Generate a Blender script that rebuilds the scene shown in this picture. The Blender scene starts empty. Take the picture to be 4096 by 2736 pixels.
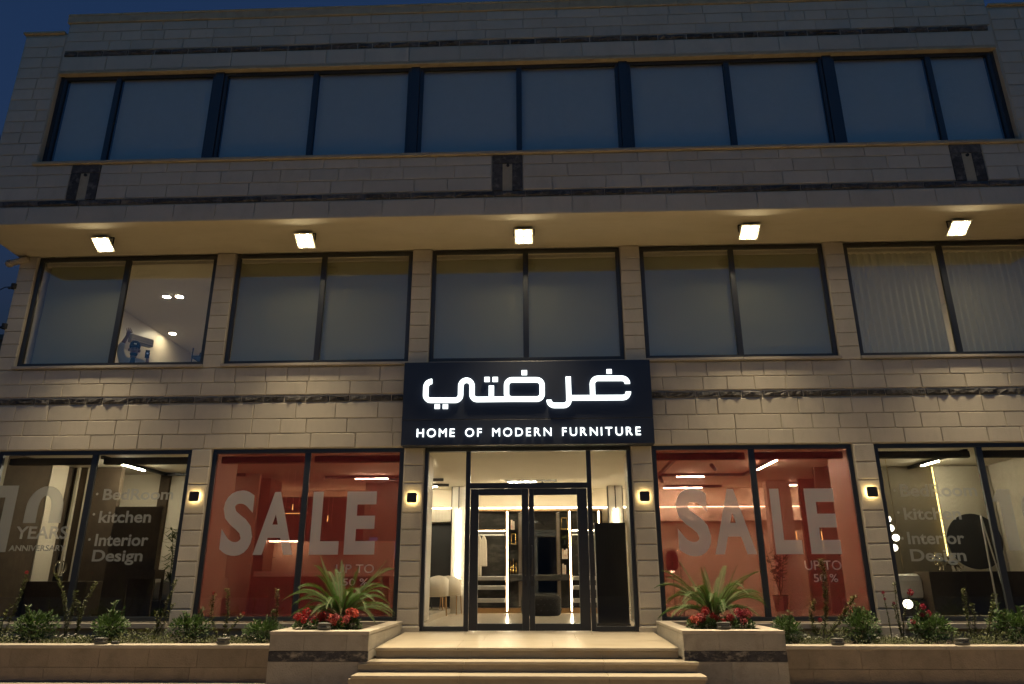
import bpy, math, random
from mathutils import Vector, Matrix, Euler
R = math.radians
scene = bpy.context.scene
col = scene.collection
rnd = random.Random(7)

# ------------------------------------------------------------------ camera
cam_data = bpy.data.cameras.new('camera')
cam = bpy.data.objects.new('camera', cam_data); col.objects.link(cam)
CP, YAW, PITCH, ROLL = Vector((.209, -12.1768, .8)), .0379, .318, -.0021
fw = Vector((-math.sin(YAW)*math.cos(PITCH), math.cos(YAW)*math.cos(PITCH), math.sin(PITCH)))
rt = Vector((math.cos(YAW), math.sin(YAW), 0)); up = rt.cross(fw)
rt, up = (math.cos(ROLL)*rt + math.sin(ROLL)*up, -math.sin(ROLL)*rt + math.cos(ROLL)*up)
cam.matrix_world = Matrix(((rt.x, up.x, -fw.x, CP.x), (rt.y, up.y, -fw.y, CP.y), (rt.z, up.z, -fw.z, CP.z), (0, 0, 0, 1)))
cam_data.sensor_width = 36; cam_data.lens = 25.22; cam_data.clip_start = .05; cam_data.clip_end = 2000
scene.camera = cam

# ------------------------------------------------------------------ sky at dusk
world = bpy.data.worlds.new('World'); scene.world = world; world.use_nodes = True
wn, wl = world.node_tree.nodes, world.node_tree.links
sky = wn.new('ShaderNodeTexSky'); sky.sky_type = 'NISHITA'; sky.sun_disc = False
sky.sun_elevation = R(-4.0); sky.sun_rotation = R(180); sky.air_density = 1.0; sky.dust_density = 0.0; sky.ozone_density = 2.0
wn['Background'].inputs['Strength'].default_value = 3.7
wb = wn.new('ShaderNodeVectorMath'); wb.operation = 'MULTIPLY'; wb.inputs[1].default_value = (.46, 1.0, 1.10)      # camera white balance of the whole sky
wl.new(sky.outputs['Color'], wb.inputs[0]); wl.new(wb.outputs[0], wn['Background'].inputs['Color'])

# ------------------------------------------------------------------ render settings
vs = scene.view_settings
vs.view_transform = 'Standard'; vs.look = 'None'; vs.exposure = 0.0; vs.gamma = 1.0; vs.use_curve_mapping = False
scene.render.engine = 'CYCLES'
cy = scene.cycles
cy.use_denoising = True; cy.use_light_tree = True; cy.max_bounces = 8; cy.diffuse_bounces = 4; cy.glossy_bounces = 4
cy.transparent_max_bounces = 16; cy.transmission_bounces = 6; cy.sample_clamp_indirect = 4.0; cy.caustics_reflective = False; cy.caustics_refractive = False

# ------------------------------------------------------------------ helpers: materials
def S(r, g, b):
    f = lambda v: (v/255/12.92 if v/255 <= .04045 else ((v/255+.055)/1.055)**2.4)
    return (f(r), f(g), f(b))
def newmat(name):
    m = bpy.data.materials.new(name); m.use_nodes = True
    nt = m.node_tree
    for n in list(nt.nodes): nt.nodes.remove(n)
    out = nt.nodes.new('ShaderNodeOutputMaterial')
    return m, nt, out
def N(nt, t, **kw):
    n = nt.nodes.new(t)
    for k, v in kw.items():
        if k in n.inputs.keys() if isinstance(k, str) else False: n.inputs[k].default_value = v
        else: setattr(n, k, v)
    return n
def tint(nt, color, scale, amount, coord, detail=6, island=0.0):
    """colour with blotchy noise and per-piece variation"""
    nz = nt.nodes.new('ShaderNodeTexNoise'); nz.inputs['Scale'].default_value = scale; nz.inputs['Detail'].default_value = detail; nz.inputs['Roughness'].default_value = .65
    nt.links.new(coord, nz.inputs['Vector'])
    mr = nt.nodes.new('ShaderNodeMapRange'); mr.inputs['From Min'].default_value = .25; mr.inputs['From Max'].default_value = .75
    mr.inputs['To Min'].default_value = 1-amount; mr.inputs['To Max'].default_value = 1+amount
    nt.links.new(nz.outputs['Fac'], mr.inputs['Value'])
    val = mr.outputs['Result']
    if island:
        oi = nt.nodes.new('ShaderNodeObjectInfo'); ge = nt.nodes.new('ShaderNodeNewGeometry')
        ad = nt.nodes.new('ShaderNodeMath'); ad.operation = 'ADD'; nt.links.new(oi.outputs['Random'], ad.inputs[0]); nt.links.new(ge.outputs['Random Per Island'], ad.inputs[1])
        fr = nt.nodes.new('ShaderNodeMath'); fr.operation = 'FRACT'; nt.links.new(ad.outputs[0], fr.inputs[0])
        m2 = nt.nodes.new('ShaderNodeMapRange'); m2.inputs['To Min'].default_value = 1-island; m2.inputs['To Max'].default_value = 1+island
        nt.links.new(fr.outputs[0], m2.inputs['Value'])
        mu = nt.nodes.new('ShaderNodeMath'); mu.operation = 'MULTIPLY'; nt.links.new(val, mu.inputs[0]); nt.links.new(m2.outputs[0], mu.inputs[1]); val = mu.outputs[0]
    vm = nt.nodes.new('ShaderNodeVectorMath'); vm.operation = 'SCALE'; vm.inputs[0].default_value = color
    nt.links.new(val, vm.inputs['Scale'])
    return vm.outputs[0]
def surf(name, color, rough=.6, var=.08, scale=3., bump=0., bscale=40., metal=0., island=0., spec=.5, stain=None, coat=0., sheen=0.):
    m, nt, out = newmat(name)
    bs = nt.nodes.new('ShaderNodeBsdfPrincipled'); nt.links.new(bs.outputs[0], out.inputs[0])
    ge = nt.nodes.new('ShaderNodeNewGeometry'); coord = ge.outputs['Position']
    c = tint(nt, color, scale, var, coord, island=island)
    if stain:
        nz = nt.nodes.new('ShaderNodeTexNoise'); nz.inputs['Scale'].default_value = stain[1]; nz.inputs['Detail'].default_value = 8; nz.inputs['Roughness'].default_value = .7
        mp = nt.nodes.new('ShaderNodeMapping'); mp.inputs['Scale'].default_value = stain[3] if len(stain) > 3 else (1, 1, 1)
        nt.links.new(coord, mp.inputs['Vector']); nt.links.new(mp.outputs[0], nz.inputs['Vector'])
        mr = nt.nodes.new('ShaderNodeMapRange'); mr.inputs['From Min'].default_value = .5; mr.inputs['From Max'].default_value = .72; mr.inputs['To Max'].default_value = stain[2]
        nt.links.new(nz.outputs['Fac'], mr.inputs['Value'])
        mx = nt.nodes.new('ShaderNodeMix'); mx.data_type = 'RGBA'; nt.links.new(mr.outputs[0], mx.inputs['Factor']); nt.links.new(c, mx.inputs['A']); mx.inputs['B'].default_value = (*stain[0], 1)
        c = mx.outputs['Result']
    nt.links.new(c, bs.inputs['Base Color'])
    bs.inputs['Roughness'].default_value = rough; bs.inputs['Metallic'].default_value = metal
    bs.inputs['Specular IOR Level'].default_value = spec; bs.inputs['Coat Weight'].default_value = coat; bs.inputs['Sheen Weight'].default_value = sheen
    if bump:
        nz = nt.nodes.new('ShaderNodeTexNoise'); nz.inputs['Scale'].default_value = bscale; nz.inputs['Detail'].default_value = 5; nt.links.new(coord, nz.inputs['Vector'])
        bp = nt.nodes.new('ShaderNodeBump'); bp.inputs['Strength'].default_value = bump; bp.inputs['Distance'].default_value = .02
        nt.links.new(nz.outputs['Fac'], bp.inputs['Height']); nt.links.new(bp.outputs[0], bs.inputs['Normal'])
    return m
def emit(name, color, strength):
    m, nt, out = newmat(name)
    e = nt.nodes.new('ShaderNodeEmission'); e.inputs[0].default_value = (*color, 1); e.inputs[1].default_value = strength
    nt.links.new(e.outputs[0], out.inputs[0]); return m
def glass(name, tintc=(.9, .92, .92), base=.07, rough=0.0):
    m, nt, out = newmat(name)
    lw = nt.nodes.new('ShaderNodeLayerWeight'); lw.inputs[0].default_value = .5
    pw = nt.nodes.new('ShaderNodeMath'); pw.operation = 'POWER'; pw.inputs[1].default_value = 4; nt.links.new(lw.outputs['Facing'], pw.inputs[0])
    ma = nt.nodes.new('ShaderNodeMath'); ma.operation = 'MULTIPLY_ADD'; ma.inputs[1].default_value = .9; ma.inputs[2].default_value = base; nt.links.new(pw.outputs[0], ma.inputs[0]); ma.use_clamp = True
    tr = nt.nodes.new('ShaderNodeBsdfTransparent'); tr.inputs[0].default_value = (*tintc, 1)
    gl = nt.nodes.new('ShaderNodeBsdfGlossy'); gl.inputs['Roughness'].default_value = rough; gl.inputs[0].default_value = (1, 1, 1, 1)
    mx = nt.nodes.new('ShaderNodeMixShader'); nt.links.new(ma.outputs[0], mx.inputs[0]); nt.links.new(tr.outputs[0], mx.inputs[1]); nt.links.new(gl.outputs[0], mx.inputs[2])
    nt.links.new(mx.outputs[0], out.inputs[0]); return m
def film(name, color, clear, trans=.3, clear_tint=(1, 1, 1)):
    """vinyl film: part see-through, part diffuse print"""
    m, nt, out = newmat(name)
    tr = nt.nodes.new('ShaderNodeBsdfTransparent'); tr.inputs[0].default_value = (*clear_tint, 1)
    df = nt.nodes.new('ShaderNodeBsdfDiffuse'); df.inputs[0].default_value = (*color, 1)
    tl = nt.nodes.new('ShaderNodeBsdfTranslucent'); tl.inputs[0].default_value = (*color, 1)
    m1 = nt.nodes.new('ShaderNodeMixShader'); m1.inputs[0].default_value = trans; nt.links.new(df.outputs[0], m1.inputs[1]); nt.links.new(tl.outputs[0], m1.inputs[2])
    m2 = nt.nodes.new('ShaderNodeMixShader'); m2.inputs[0].default_value = clear; nt.links.new(m1.outputs[0], m2.inputs[1]); nt.links.new(tr.outputs[0], m2.inputs[2])
    nt.links.new(m2.outputs[0], out.inputs[0]); return m
def leafmat(name, color, var=.35, rough=.55):
    m, nt, out = newmat(name)
    bs = nt.nodes.new('ShaderNodeBsdfPrincipled'); ge = nt.nodes.new('ShaderNodeNewGeometry')
    c = tint(nt, color, 9, .25, ge.outputs['Position'], island=var)
    nt.links.new(c, bs.inputs['Base Color']); bs.inputs['Roughness'].default_value = rough
    tl = nt.nodes.new('ShaderNodeBsdfTranslucent'); nt.links.new(c, tl.inputs[0])
    mx = nt.nodes.new('ShaderNodeMixShader'); mx.inputs[0].default_value = .25; nt.links.new(bs.outputs[0], mx.inputs[1]); nt.links.new(tl.outputs[0], mx.inputs[2])
    nt.links.new(mx.outputs[0], out.inputs[0]); return m

WARM = (1., .80, .47); WARMW = (1., .83, .55)
M = {}
M['stone'] = surf('facade limestone', (.47, .42, .335), .85, .06, 2.2, .28, 55, island=.065, spec=.25, stain=((.30, .265, .21), 2.2, .32, (1.6, 1, .7)))
M['mortar'] = surf('mortar', (.44, .39, .31), .9, .1, 6, .3, 80, spec=.2)
M['trim'] = surf('yellowish limestone trim', (.40, .335, .225), .8, .1, 5, .25, 60, spec=.25, stain=((.20, .15, .09), 4, .4))
M['basalt'] = surf('dark basalt', (.075, .071, .068), .9, .45, 11, 1., 26, island=.4, spec=.3, stain=((.24, .22, .19), 9, .75))
M['soffit'] = surf('painted plaster', (.50, .445, .33), .9, .05, 2, .15, 90, spec=.2, stain=((.32, .25, .15), 1.3, .3, (.5, 2, 1)))
M['frame'] = surf('charcoal aluminium', (.020, .024, .031), .38, .05, 3, metal=.0, spec=.5)
M['brown_frame'] = surf('bronze grey aluminium', (.030, .029, .027), .4, .05, 3, spec=.5)
M['glass'] = glass('window glass', (.90, .91, .89), .05)
M['glass_door'] = glass('clear door glass', (.95, .96, .95), .045)
M['glass_up'] = glass('upper window glass', (.86, .88, .88), .065)
M['blind_top'] = surf('grey roller fabric', (.74, .68, .55), .9, .04, 8, .1, 300, spec=.1)
M['sign'] = surf('navy composite panel', (.016, .021, .036), .42, .05, 2, spec=.45)
M['sign_white'] = emit('lit acrylic', (.92, 1., .98), 2.6)
M['black'] = surf('black powder coat', (.012, .012, .013), .4, .1, 5)
M['dark'] = surf('dark matt', (.02, .019, .018), .7, .1, 5)
M['soil'] = surf('soil', (.045, .032, .022), .95, .4, 12, 1., 40)
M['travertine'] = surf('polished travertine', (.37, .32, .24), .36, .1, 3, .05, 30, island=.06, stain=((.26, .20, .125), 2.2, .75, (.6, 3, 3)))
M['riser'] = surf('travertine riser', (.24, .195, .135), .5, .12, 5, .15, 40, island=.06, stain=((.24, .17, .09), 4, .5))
M['slab'] = surf('limestone cladding', (.225, .18, .125), .8, .14, 4, .4, 45, island=.09, stain=((.13, .098, .062), 3, .7))
M['coping'] = surf('limestone coping', (.34, .30, .24), .6, .12, 4, .12, 40, island=.05, stain=((.36, .29, .2), 4, .4))
M['asphalt'] = surf('paving', (.25, .21, .16), .9, .2, 4, .3, 60)
M['ac'] = surf('aged white plastic', (.24, .20, .15), .5, .05, 4)
M['cove'] = emit('cove led', WARMW, 26.)
M['taupe'] = surf('taupe wall finish', (.115, .093, .06), .8, .15, 3, spec=.2)
M['bay_backlight'] = emit('added bay backlight', (1., .84, .55), 1100.)  # emission of the unseen lights added behind the blinds
M['worn_basalt'] = surf('worn dark stone', (.050, .048, .050), .9, .4, 9, .8, 30, island=.2, spec=.3, stain=((.27, .24, .19), 7, 1.3, (1, 1, 2)))
M['planter'] = surf('planter limestone', (.285, .255, .205), .8, .12, 5, .4, 50, island=.08, stain=((.17, .145, .11), 3.5, .7))
M['ridge_block'] = surf('sky blocking ridge', (.10, .085, .065), .95, .4, .15)
M['cream'] = surf('cream lacquer panel', (.66, .58, .45), .45, .03, 2, spec=.4)
M['white'] = surf('white paint', (.74, .69, .60), .6, .03, 2)
M['ceil'] = surf('ceiling paint', (.72, .65, .52), .8, .03, 2)
M['floor_in'] = surf('porcelain floor', (.50, .43, .33), .18, .06, 2)
M['marble'] = surf('dark marble', (.035, .034, .032), .16, .3, 3, stain=((.30, .27, .22), 1.6, .25, (1, 1, 2.5)))
M['dkwood'] = surf('dark veneer', (.085, .062, .042), .75, .2, 6, spec=.15, stain=((.07, .045, .03), 5, .6, (6, 6, .6)))
M['brwood'] = surf('brown veneer', (.12, .075, .045), .5, .15, 6, stain=((.19, .125, .075), 5, .6, (6, 6, .6)))
M['bronze'] = surf('bronze trim', (.42, .25, .11), .35, .1, 6, metal=.8)
M['gold'] = surf('brass', (.75, .52, .18), .25, .05, 6, metal=1.)
M['silver'] = surf('satin metal', (.55, .54, .52), .3, .05, 6, metal=.9)
M['goldlion'] = surf('champagne metal', (.72, .66, .50), .22, .1, 6, metal=1.)
M['mirror'] = surf('mirror', (.80, .82, .84), .02, .0, 1, metal=1.)
M['velvet'] = surf('black velvet', (.014, .013, .012), .9, .2, 10, spec=.15)
M['fabric'] = surf('cream upholstery', (.62, .55, .44), .9, .06, 10, .2, 300, sheen=.2)
M['greyfab'] = surf('grey taupe upholstery', (.075, .062, .048), .9, .1, 10, .2, 200, spec=.1)
M['linen'] = surf('pale bed linen', (.60, .54, .44), .9, .05, 4, .3, 9)
M['curtain'] = film('sheer curtain', (.46, .44, .35), .0, .45)
M['curtain_d'] = surf('taupe curtain', (.26, .22, .17), .9, .05, 6)
M['wave'] = surf('carved plaster panel', (.48, .43, .33), .7, .05, 4)
M['blind2'] = film('translucent roller blind', (.46, .44, .30), .0, .5)
M['red_film'] = film('red vinyl film', (.46, .085, .085), .56, .25, (1., .78, .74))
M['grey_film'] = film('pale grey vinyl lettering', (.80, .88, .88), .28, .22)
M['white_film'] = film('frosted white vinyl lettering', (.72, .71, .67), .48, .3)
M['led'] = emit('warm led strip', WARMW, 75.)
M['ledbar'] = emit('led bar', (1., .91, .70), 300.)
M['ledcol'] = emit('column led', WARMW, 120.)
M['ledsoft'] = emit('yellow led strip', (1., .74, .24), 5.)
M['globe'] = emit('opal globe', (1., .93, .78), 7.)
M['down'] = emit('downlight', (1., .86, .62), 170.)
M['flood'] = emit('floodlight diode', (1., .86, .58), 130.)
M['flens'] = emit('floodlight lens', (1., .78, .36), 2.6)
M['sconce'] = emit('sconce ring', (1., .72, .30), 38.)
M['screen'] = emit('video screen', (.30, .28, .55), .55)
M['bulb'] = emit('filament bulb', (1., .85, .6), 14.)
M['lampbox'] = surf('weathered grey lamp housing', (.055, .055, .05), .55, .2, 12)
M['lamplens'] = surf('clouded lamp lens', (.10, .10, .085), .35, .1, 12)
M['pvc'] = surf('dirty pvc pipe', (.40, .34, .25), .6, .2, 9, stain=((.2, .1, .05), 7, .6))
M['leaf_dark'] = leafmat('shrub leaf', (.050, .095, .022))
M['leaf_rose'] = leafmat('rose leaf', (.085, .100, .018), .4)
M['leaf_cover'] = leafmat('ground cover leaf', (.075, .088, .024), .5)
M['leaf_palm'] = leafmat('sago palm leaflet', (.036, .090, .010), .4, .7)
M['leaf_in'] = leafmat('indoor plant leaf', (.055, .075, .02))
M['stem'] = surf('green brown stem', (.085, .075, .028), .8, .2, 20)
M['petal_red'] = leafmat('red petal', (.27, .007, .010), .35)
M['petal_coral'] = leafmat('coral petal', (.46, .075, .045), .3)
M['petal_pink'] = leafmat('pink petal', (.42, .085, .085), .3)
M['petal_mag'] = leafmat('magenta petal', (.26, .008, .03), .3)
M['petal_white'] = leafmat('white petal', (.75, .73, .66), .1)
M['skin'] = surf('skin', (.32, .17, .11), .6, .05, 20)
M['jacket'] = surf('off white jacket', (.62, .59, .52), .9, .06, 14, .3, 60)
M['navy'] = surf('navy cloth', (.02, .022, .03), .9, .1, 14)
M['neigh'] = surf('dark neighbouring wall', (.10, .09, .08), .9, .2, 2)
M['blue_bottle'] = surf('dark water bottle', (.02, .028, .045), .2, .05, 5)
M['paper'] = surf('book cover', (.62, .52, .42), .6, .15, 18, stain=((.45, .12, .08), 9, .8))
M['clearglass'] = glass('lamp glass', (.93, .9, .88), .10)
M['wardlamp'] = emit('wardrobe light', WARMW, 5.)

# ------------------------------------------------------------------ helpers: meshes and objects
class MB:
    def __init__(s): s.v = []; s.f = []
    def add(s, vs_, fs_):
        o = len(s.v); s.v += [tuple(p) for p in vs_]; s.f += [tuple(i+o for i in f) for f in fs_]; return s
    def box(s, x0, x1, y0, y1, z0, z1):
        return s.add([(x0,y0,z0),(x1,y0,z0),(x1,y1,z0),(x0,y1,z0),(x0,y0,z1),(x1,y0,z1),(x1,y1,z1),(x0,y1,z1)],
                     [(0,3,2,1),(4,5,6,7),(0,1,5,4),(1,2,6,5),(2,3,7,6),(3,0,4,7)])
    def prism(s, poly, y0, y1):           # polygon in x,z extruded along y
        n = len(poly); a = [(p[0], y0, p[1]) for p in poly]; b = [(p[0], y1, p[1]) for p in poly]
        return s.add(a+b, [tuple(range(n)), tuple(range(2*n-1, n-1, -1))] + [(i, i+n, (i+1) % n+n, (i+1) % n) for i in range(n)])
    def prism_x(s, poly, x0, x1):         # polygon in y,z extruded along x
        n = len(poly); a = [(x0, p[0], p[1]) for p in poly]; b = [(x1, p[0], p[1]) for p in poly]
        return s.add(a+b, [tuple(range(n)), tuple(range(2*n-1, n-1, -1))] + [(i, i+n, (i+1) % n+n, (i+1) % n) for i in range(n)])
    def lathe(s, prof, n=16, c=(0, 0, 0), sq=1.0):
        vs_ = []; fs_ = []
        for r, z in prof:
            for k in range(n):
                a = 2*math.pi*k/n; ca, sa = math.cos(a), math.sin(a)
                if sq != 1: ca, sa = math.copysign(abs(ca)**sq, ca), math.copysign(abs(sa)**sq, sa)
                vs_.append((c[0]+r*ca, c[1]+r*sa, c[2]+z))
        for i in range(len(prof)-1):
            for k in range(n):
                k2 = (k+1) % n; fs_.append((i*n+k, i*n+k2, (i+1)*n+k2, (i+1)*n+k))
        fs_.append(tuple(range(n-1, -1, -1))); fs_.append(tuple(range((len(prof)-1)*n, len(prof)*n)))
        return s.add(vs_, fs_)
    def tube(s, pts, r, n=6, r2=None):
        pts = [Vector(p) for p in pts]; L = len(pts); vs_ = []; fs_ = []
        for i, p in enumerate(pts):
            d = (pts[min(i+1, L-1)]-pts[max(i-1, 0)]).normalized()
            a = d.orthogonal().normalized() if i == 0 else (a_prev - d*a_prev.dot(d)).normalized()
            a_prev = a; b = d.cross(a); rr = r if r2 is None else r+(r2-r)*i/(L-1)
            for k in range(n):
                t = 2*math.pi*k/n; vs_.append(p+(a*math.cos(t)+b*math.sin(t))*rr)
        for i in range(L-1):
            for k in range(n):
                k2 = (k+1) % n; fs_.append((i*n+k, i*n+k2, (i+1)*n+k2, (i+1)*n+k))
        fs_.append(tuple(range(n-1, -1, -1))); fs_.append(tuple(range((L-1)*n, L*n)))
        return s.add(vs_, fs_)
    def ball(s, c, r, n=10, m=6, sz=1.):
        prof = [(max(1e-4, r*math.sin(math.pi*i/m)), -r*sz*math.cos(math.pi*i/m)) for i in range(m+1)]
        return s.lathe(prof, n, c)
    def leaf(s, p, d, side, L, W, fold=.25):
        p = Vector(p); d = Vector(d).normalized(); side = (Vector(side)-d*Vector(side).dot(d)).normalized(); nn = d.cross(side)
        m = p+d*L*.45
        return s.add([p, m+side*W*.5+nn*W*fold, p+d*L, m-side*W*.5+nn*W*fold, m-nn*W*.02], [(0, 1, 4), (1, 2, 4), (2, 3, 4), (3, 0, 4)])
    def mesh(s, name):
        me = bpy.data.meshes.new(name); me.from_pydata(s.v, [], s.f); me.update(); return me
    def build(s, name, mat, parent=None, smooth=False, bevel=0., **kw):
        return link(name, s.mesh(name), mat, parent, smooth, bevel, **kw)

def link(name, me, mat, parent=None, smooth=False, bevel=0., loc=None, kind=None, label=None):
    if mat is not None and (len(me.materials) == 0): me.materials.append(M[mat])
    if smooth:
        for p in me.polygons: p.use_smooth = True
    o = bpy.data.objects.new(name, me); col.objects.link(o)
    if parent is not None: o.parent = parent
    if loc is not None: o.location = loc
    if bevel:
        b = o.modifiers.new('bevel', 'BEVEL'); b.width = bevel; b.segments = 2; b.limit_method = 'ANGLE'
    if kind: o['kind'] = kind
    if label: o['label'] = label
    return o
def tag(o, label, cat, group=None):
    o['label'] = label; o['category'] = cat
    if group: o['group'] = group
    return o
def thing(name, label, cat, loc=(0, 0, 0), rz=0., group=None):
    o = bpy.data.objects.new(name, None); col.objects.link(o); o.empty_display_size = .1
    o.location = loc; o.rotation_euler = (0, 0, rz)
    return tag(o, label, cat, group)
def struct(name, mb, mat, **kw):
    o = mb.build(name, mat, None, **kw); o['kind'] = 'structure'; return o
def copy_tree(o, parent=None, loc=None, rz=None, label=None):
    c = o.copy(); col.objects.link(c); c.parent = parent
    for ch in o.children: copy_tree(ch, c)
    if loc is not None: c.location = loc
    if rz is not None: c.rotation_euler = (0, 0, rz)
    if label: c['label'] = label
    return c

# lettering: text turned into meshes in the x,z plane, facing -y
def text_mesh(body, bold=0., extrude=0.):
    cu = bpy.data.curves.new('lettering', 'FONT'); cu.body = body; cu.size = 1.; cu.offset = bold; cu.extrude = extrude; cu.resolution_u = 5
    ob = bpy.data.objects.new('lettering', cu); col.objects.link(ob)
    dg = bpy.context.evaluated_depsgraph_get(); dg.update()
    me = bpy.data.meshes.new_from_object(ob.evaluated_get(dg))
    bpy.data.objects.remove(ob); bpy.data.curves.remove(cu)
    return me
def fit(me, x0, x1, z0, z1, y, depth=0.):
    xs = [v.co.x for v in me.vertices]; ys = [v.co.y for v in me.vertices]
    ax, bx, ay, by = min(xs), max(xs), min(ys), max(ys)
    for v in me.vertices:
        a, b, c = v.co
        v.co = (x0+(a-ax)/(bx-ax)*(x1-x0), y-(depth if c > 0 else 0.), z0+(b-ay)/(by-ay)*(z1-z0))
    me.materials.clear(); me.update(); return me
TX = {}
for t, b in (('S', .035), ('A', .035), ('L', .035), ('E', .035), ('UP TO', -.004), ('50 %', .006), ('YEARS', .02), ('ANNIVERSARY', .02), ('BedRoom', .022), ('kitchen', .022), ('Interior', .022), ('Design', .022)):
    TX[t] = text_mesh(t, b)
SIGN_TEXT = 'HOME OF MODERN FURNITURE'
for ch in set(SIGN_TEXT.replace(' ', '')): TX['sign'+ch] = text_mesh(ch, .0, .05)
def words(t, x0, x1, z0, z1, y, mat, parent, name='lettering', label=None):
    return link(name, fit(TX[t].copy(), x0, x1, z0, z1, y), mat, parent, label=label)

# ------------------------------------------------------------------ the setting: ground
struct('ground', MB().box(-400, 400, -400, -.3, -1.2, -.57), 'asphalt')
YF = -1.1485                                  # face of the projecting upper storey
m = MB(); r_ = random.Random(77); n_ = 64; vv = []; ff = []
for i in range(n_+1):                                                       # unseen ridge in place of the houses opposite, added to block low sky
    x_ = -160+320*i/n_; h_ = 17.5+1.5*math.sin(i*.37)+1.2*math.sin(i*.83+1)+r_.uniform(-.6, .6)
    vv += [(x_, -46+2*math.sin(i*.5), -.6), (x_, -50+2*math.sin(i*.5), h_*.55), (x_, -58, h_), (x_, -120, h_*.7), (x_, -130, -.6)]
for i in range(n_):
    for j in range(4): ff.append((i*5+j, i*5+j+1, i*5+j+6, i*5+j+5))
struct('sky_blocking_ridge', m.add(vv, ff), 'ridge_block')
building = thing('furniture_store', 'three-storey cream stone furniture store with dark-framed window bands and projecting top storey', 'building', (0, 0, 0))

# ------------------------------------------------------------------ walls and stones
E2, P2, B2, A2 = 1.7457, .3673, 3.3584, 3.4747
X2 = [(-E2-2*P2-B2-A2, -E2-2*P2-B2), (-E2-P2-B2, -E2-P2), (-E2, E2), (E2+P2, E2+P2+B2), (E2+2*P2+B2, E2+2*P2+B2+A2)]
E1, P1, B1 = 1.75, .3612, 3.3426
X1 = [(-9.27, -E1-2*P1-B1), (-E1-P1-B1, -E1-P1), (-E1, E1), (E1+P1, E1+P1+B1), (E1+2*P1+B1, 9.27)]
ZT1, ZB1, ZT2, ZB2, ZB3, ZT3 = 2.937, .148, 6.655, 4.4645, 7.96, 9.93
XL3, XR3 = -8.842, 8.599
wall = MB()
wall.box(-9.66, 9.66, .02, .30, ZT1, ZB2)                                   # band between ground and first floor
edges2 = [(-9.66, X2[0][0])] + [(X2[i][1], X2[i+1][0]) for i in range(4)] + [(X2[4][1], 9.66)]
for a, b in edges2: wall.box(a+.003, b-.003, .02, .30, ZB2, 6.74)
edges1 = [(-9.66, X1[0][0])] + [(X1[i][1], X1[i+1][0]) for i in range(4)] + [(X1[4][1], 9.66)]
for a, b in edges1: wall.box(a+.003, b-.003, .02, .30, -.6, ZT1)
for a, b in (X1[0], X1[1], X1[3], X1[4]): wall.box(a, b, .02, .30, -.6, .04)
wall.box(-9.66, 9.66, YF+.02, YF+.25, 6.76, ZB3-.03)                          # third storey: sill band, head, side strips
wall.box(-9.66, 9.66, YF+.02, YF+.25, ZT3, 10.86)
wall.box(XL3, XR3, YF+.02, YF+.25, 10.86, 11.10)
wall.box(-9.66, XL3, YF+.02, YF+.25, ZB3-.03, ZT3); wall.box(XR3, 9.66, YF+.02, YF+.25, ZB3-.03, ZT3)
for sx in (-1, 1):                                                          # flanks, back and roof
    wall.box(min(sx*9.66, sx*9.40), max(sx*9.66, sx*9.40), .30, 11, -.6, 10.8); wall.box(min(sx*9.66, sx*9.40), max(sx*9.66, sx*9.40), YF+.25, .30, 6.80, 10.8)
wall.box(-9.4, 9.4, 10.8, 11, -.6, 10.8); wall.box(-9.4, 9.4, YF+.25, 10.8, 10.6, 10.8)
wall_o = wall.build('wall', 'mortar', building)
floor2 = MB().box(-9.4, 9.4, .30, 10.8, 3.08, 3.30); floor2.build('floor_slab', 'white', building)
MB().box(-9.4, 9.4, YF+.25, 10.8, 6.90, 7.05).build('floor_slab', 'white', building)
MB().prism_x([(YF+.005, 6.745), (.04, 6.668), (.04, 6.90), (YF+.02, 6.90), (YF+.005, 6.80)], -9.72, 9.68).build('soffit', 'soffit', building)

_stone = {}
def stone_mesh(w, h, key='s', ch=.010, dep=.028, rough=0.):
    w, h = round(w, 2), round(h, 3); k = (w, h, key)
    if key == 'b': k = (w, h, key, rnd.randrange(4))
    if k not in _stone:
        x, z = w/2, h/2; xi, zi = x-ch, z-ch
        j = (lambda a: rnd.uniform(-a, a)) if rough else (lambda a: 0.)
        v = [(-x, ch, -z), (x, ch, -z), (x, ch, z), (-x, ch, z), (-xi, j(rough), -zi), (xi, j(rough), -zi), (xi, j(rough), zi), (-xi, j(rough), zi),
             (-x, dep, -z), (x, dep, -z), (x, dep, z), (-x, dep, z)]
        f = [(0, 1, 5, 4), (1, 2, 6, 5), (2, 3, 7, 6), (3, 0, 4, 7), (0, 8, 9, 1), (1, 9, 10, 2), (2, 10, 11, 3), (3, 11, 8, 0)]
        if rough:                                                           # a lumpy quarry face
            n = len(v); cols_ = 5
            v += [(-xi+2*xi*i/cols_, -rough*.6+j(rough*1.4), zi*.55*(-1 if r_ == 0 else 1)+j(.006)) for r_ in (0, 1) for i in range(1, cols_)]
            a = [4]+[n+i for i in range(cols_-1)]+[5]; b = [7]+[n+cols_-1+i for i in range(cols_-1)]+[6]
            f.append(tuple(reversed([4]+[5]+[n+i for i in range(cols_-2, -1, -1)])))
            f.append(tuple([7]+[n+cols_-1+i for i in range(cols_-1)]+[6])[::-1] if False else tuple([6]+[7]+[n+cols_-1+i for i in range(cols_-1)]))
            f.append((4, n, n+cols_-1, 7)); f.append((n+cols_-2, 5, 6, n+2*cols_-3))
            for i in range(cols_-2): f.append((n+i, n+i+1, n+cols_+i, n+cols_-1+i))
        else: f.append((4, 5, 6, 7))
        me = bpy.data.meshes.new('stone'); me.from_pydata(v, [], f); me.update(); me.materials.append(M['basalt' if key == 'b' else key_mat.get(key, 'stone')]); _stone[k] = me
    return _stone[k]
key_mat = {'s': 'stone', 'c': 'coping', 't': 'trim'}
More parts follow.
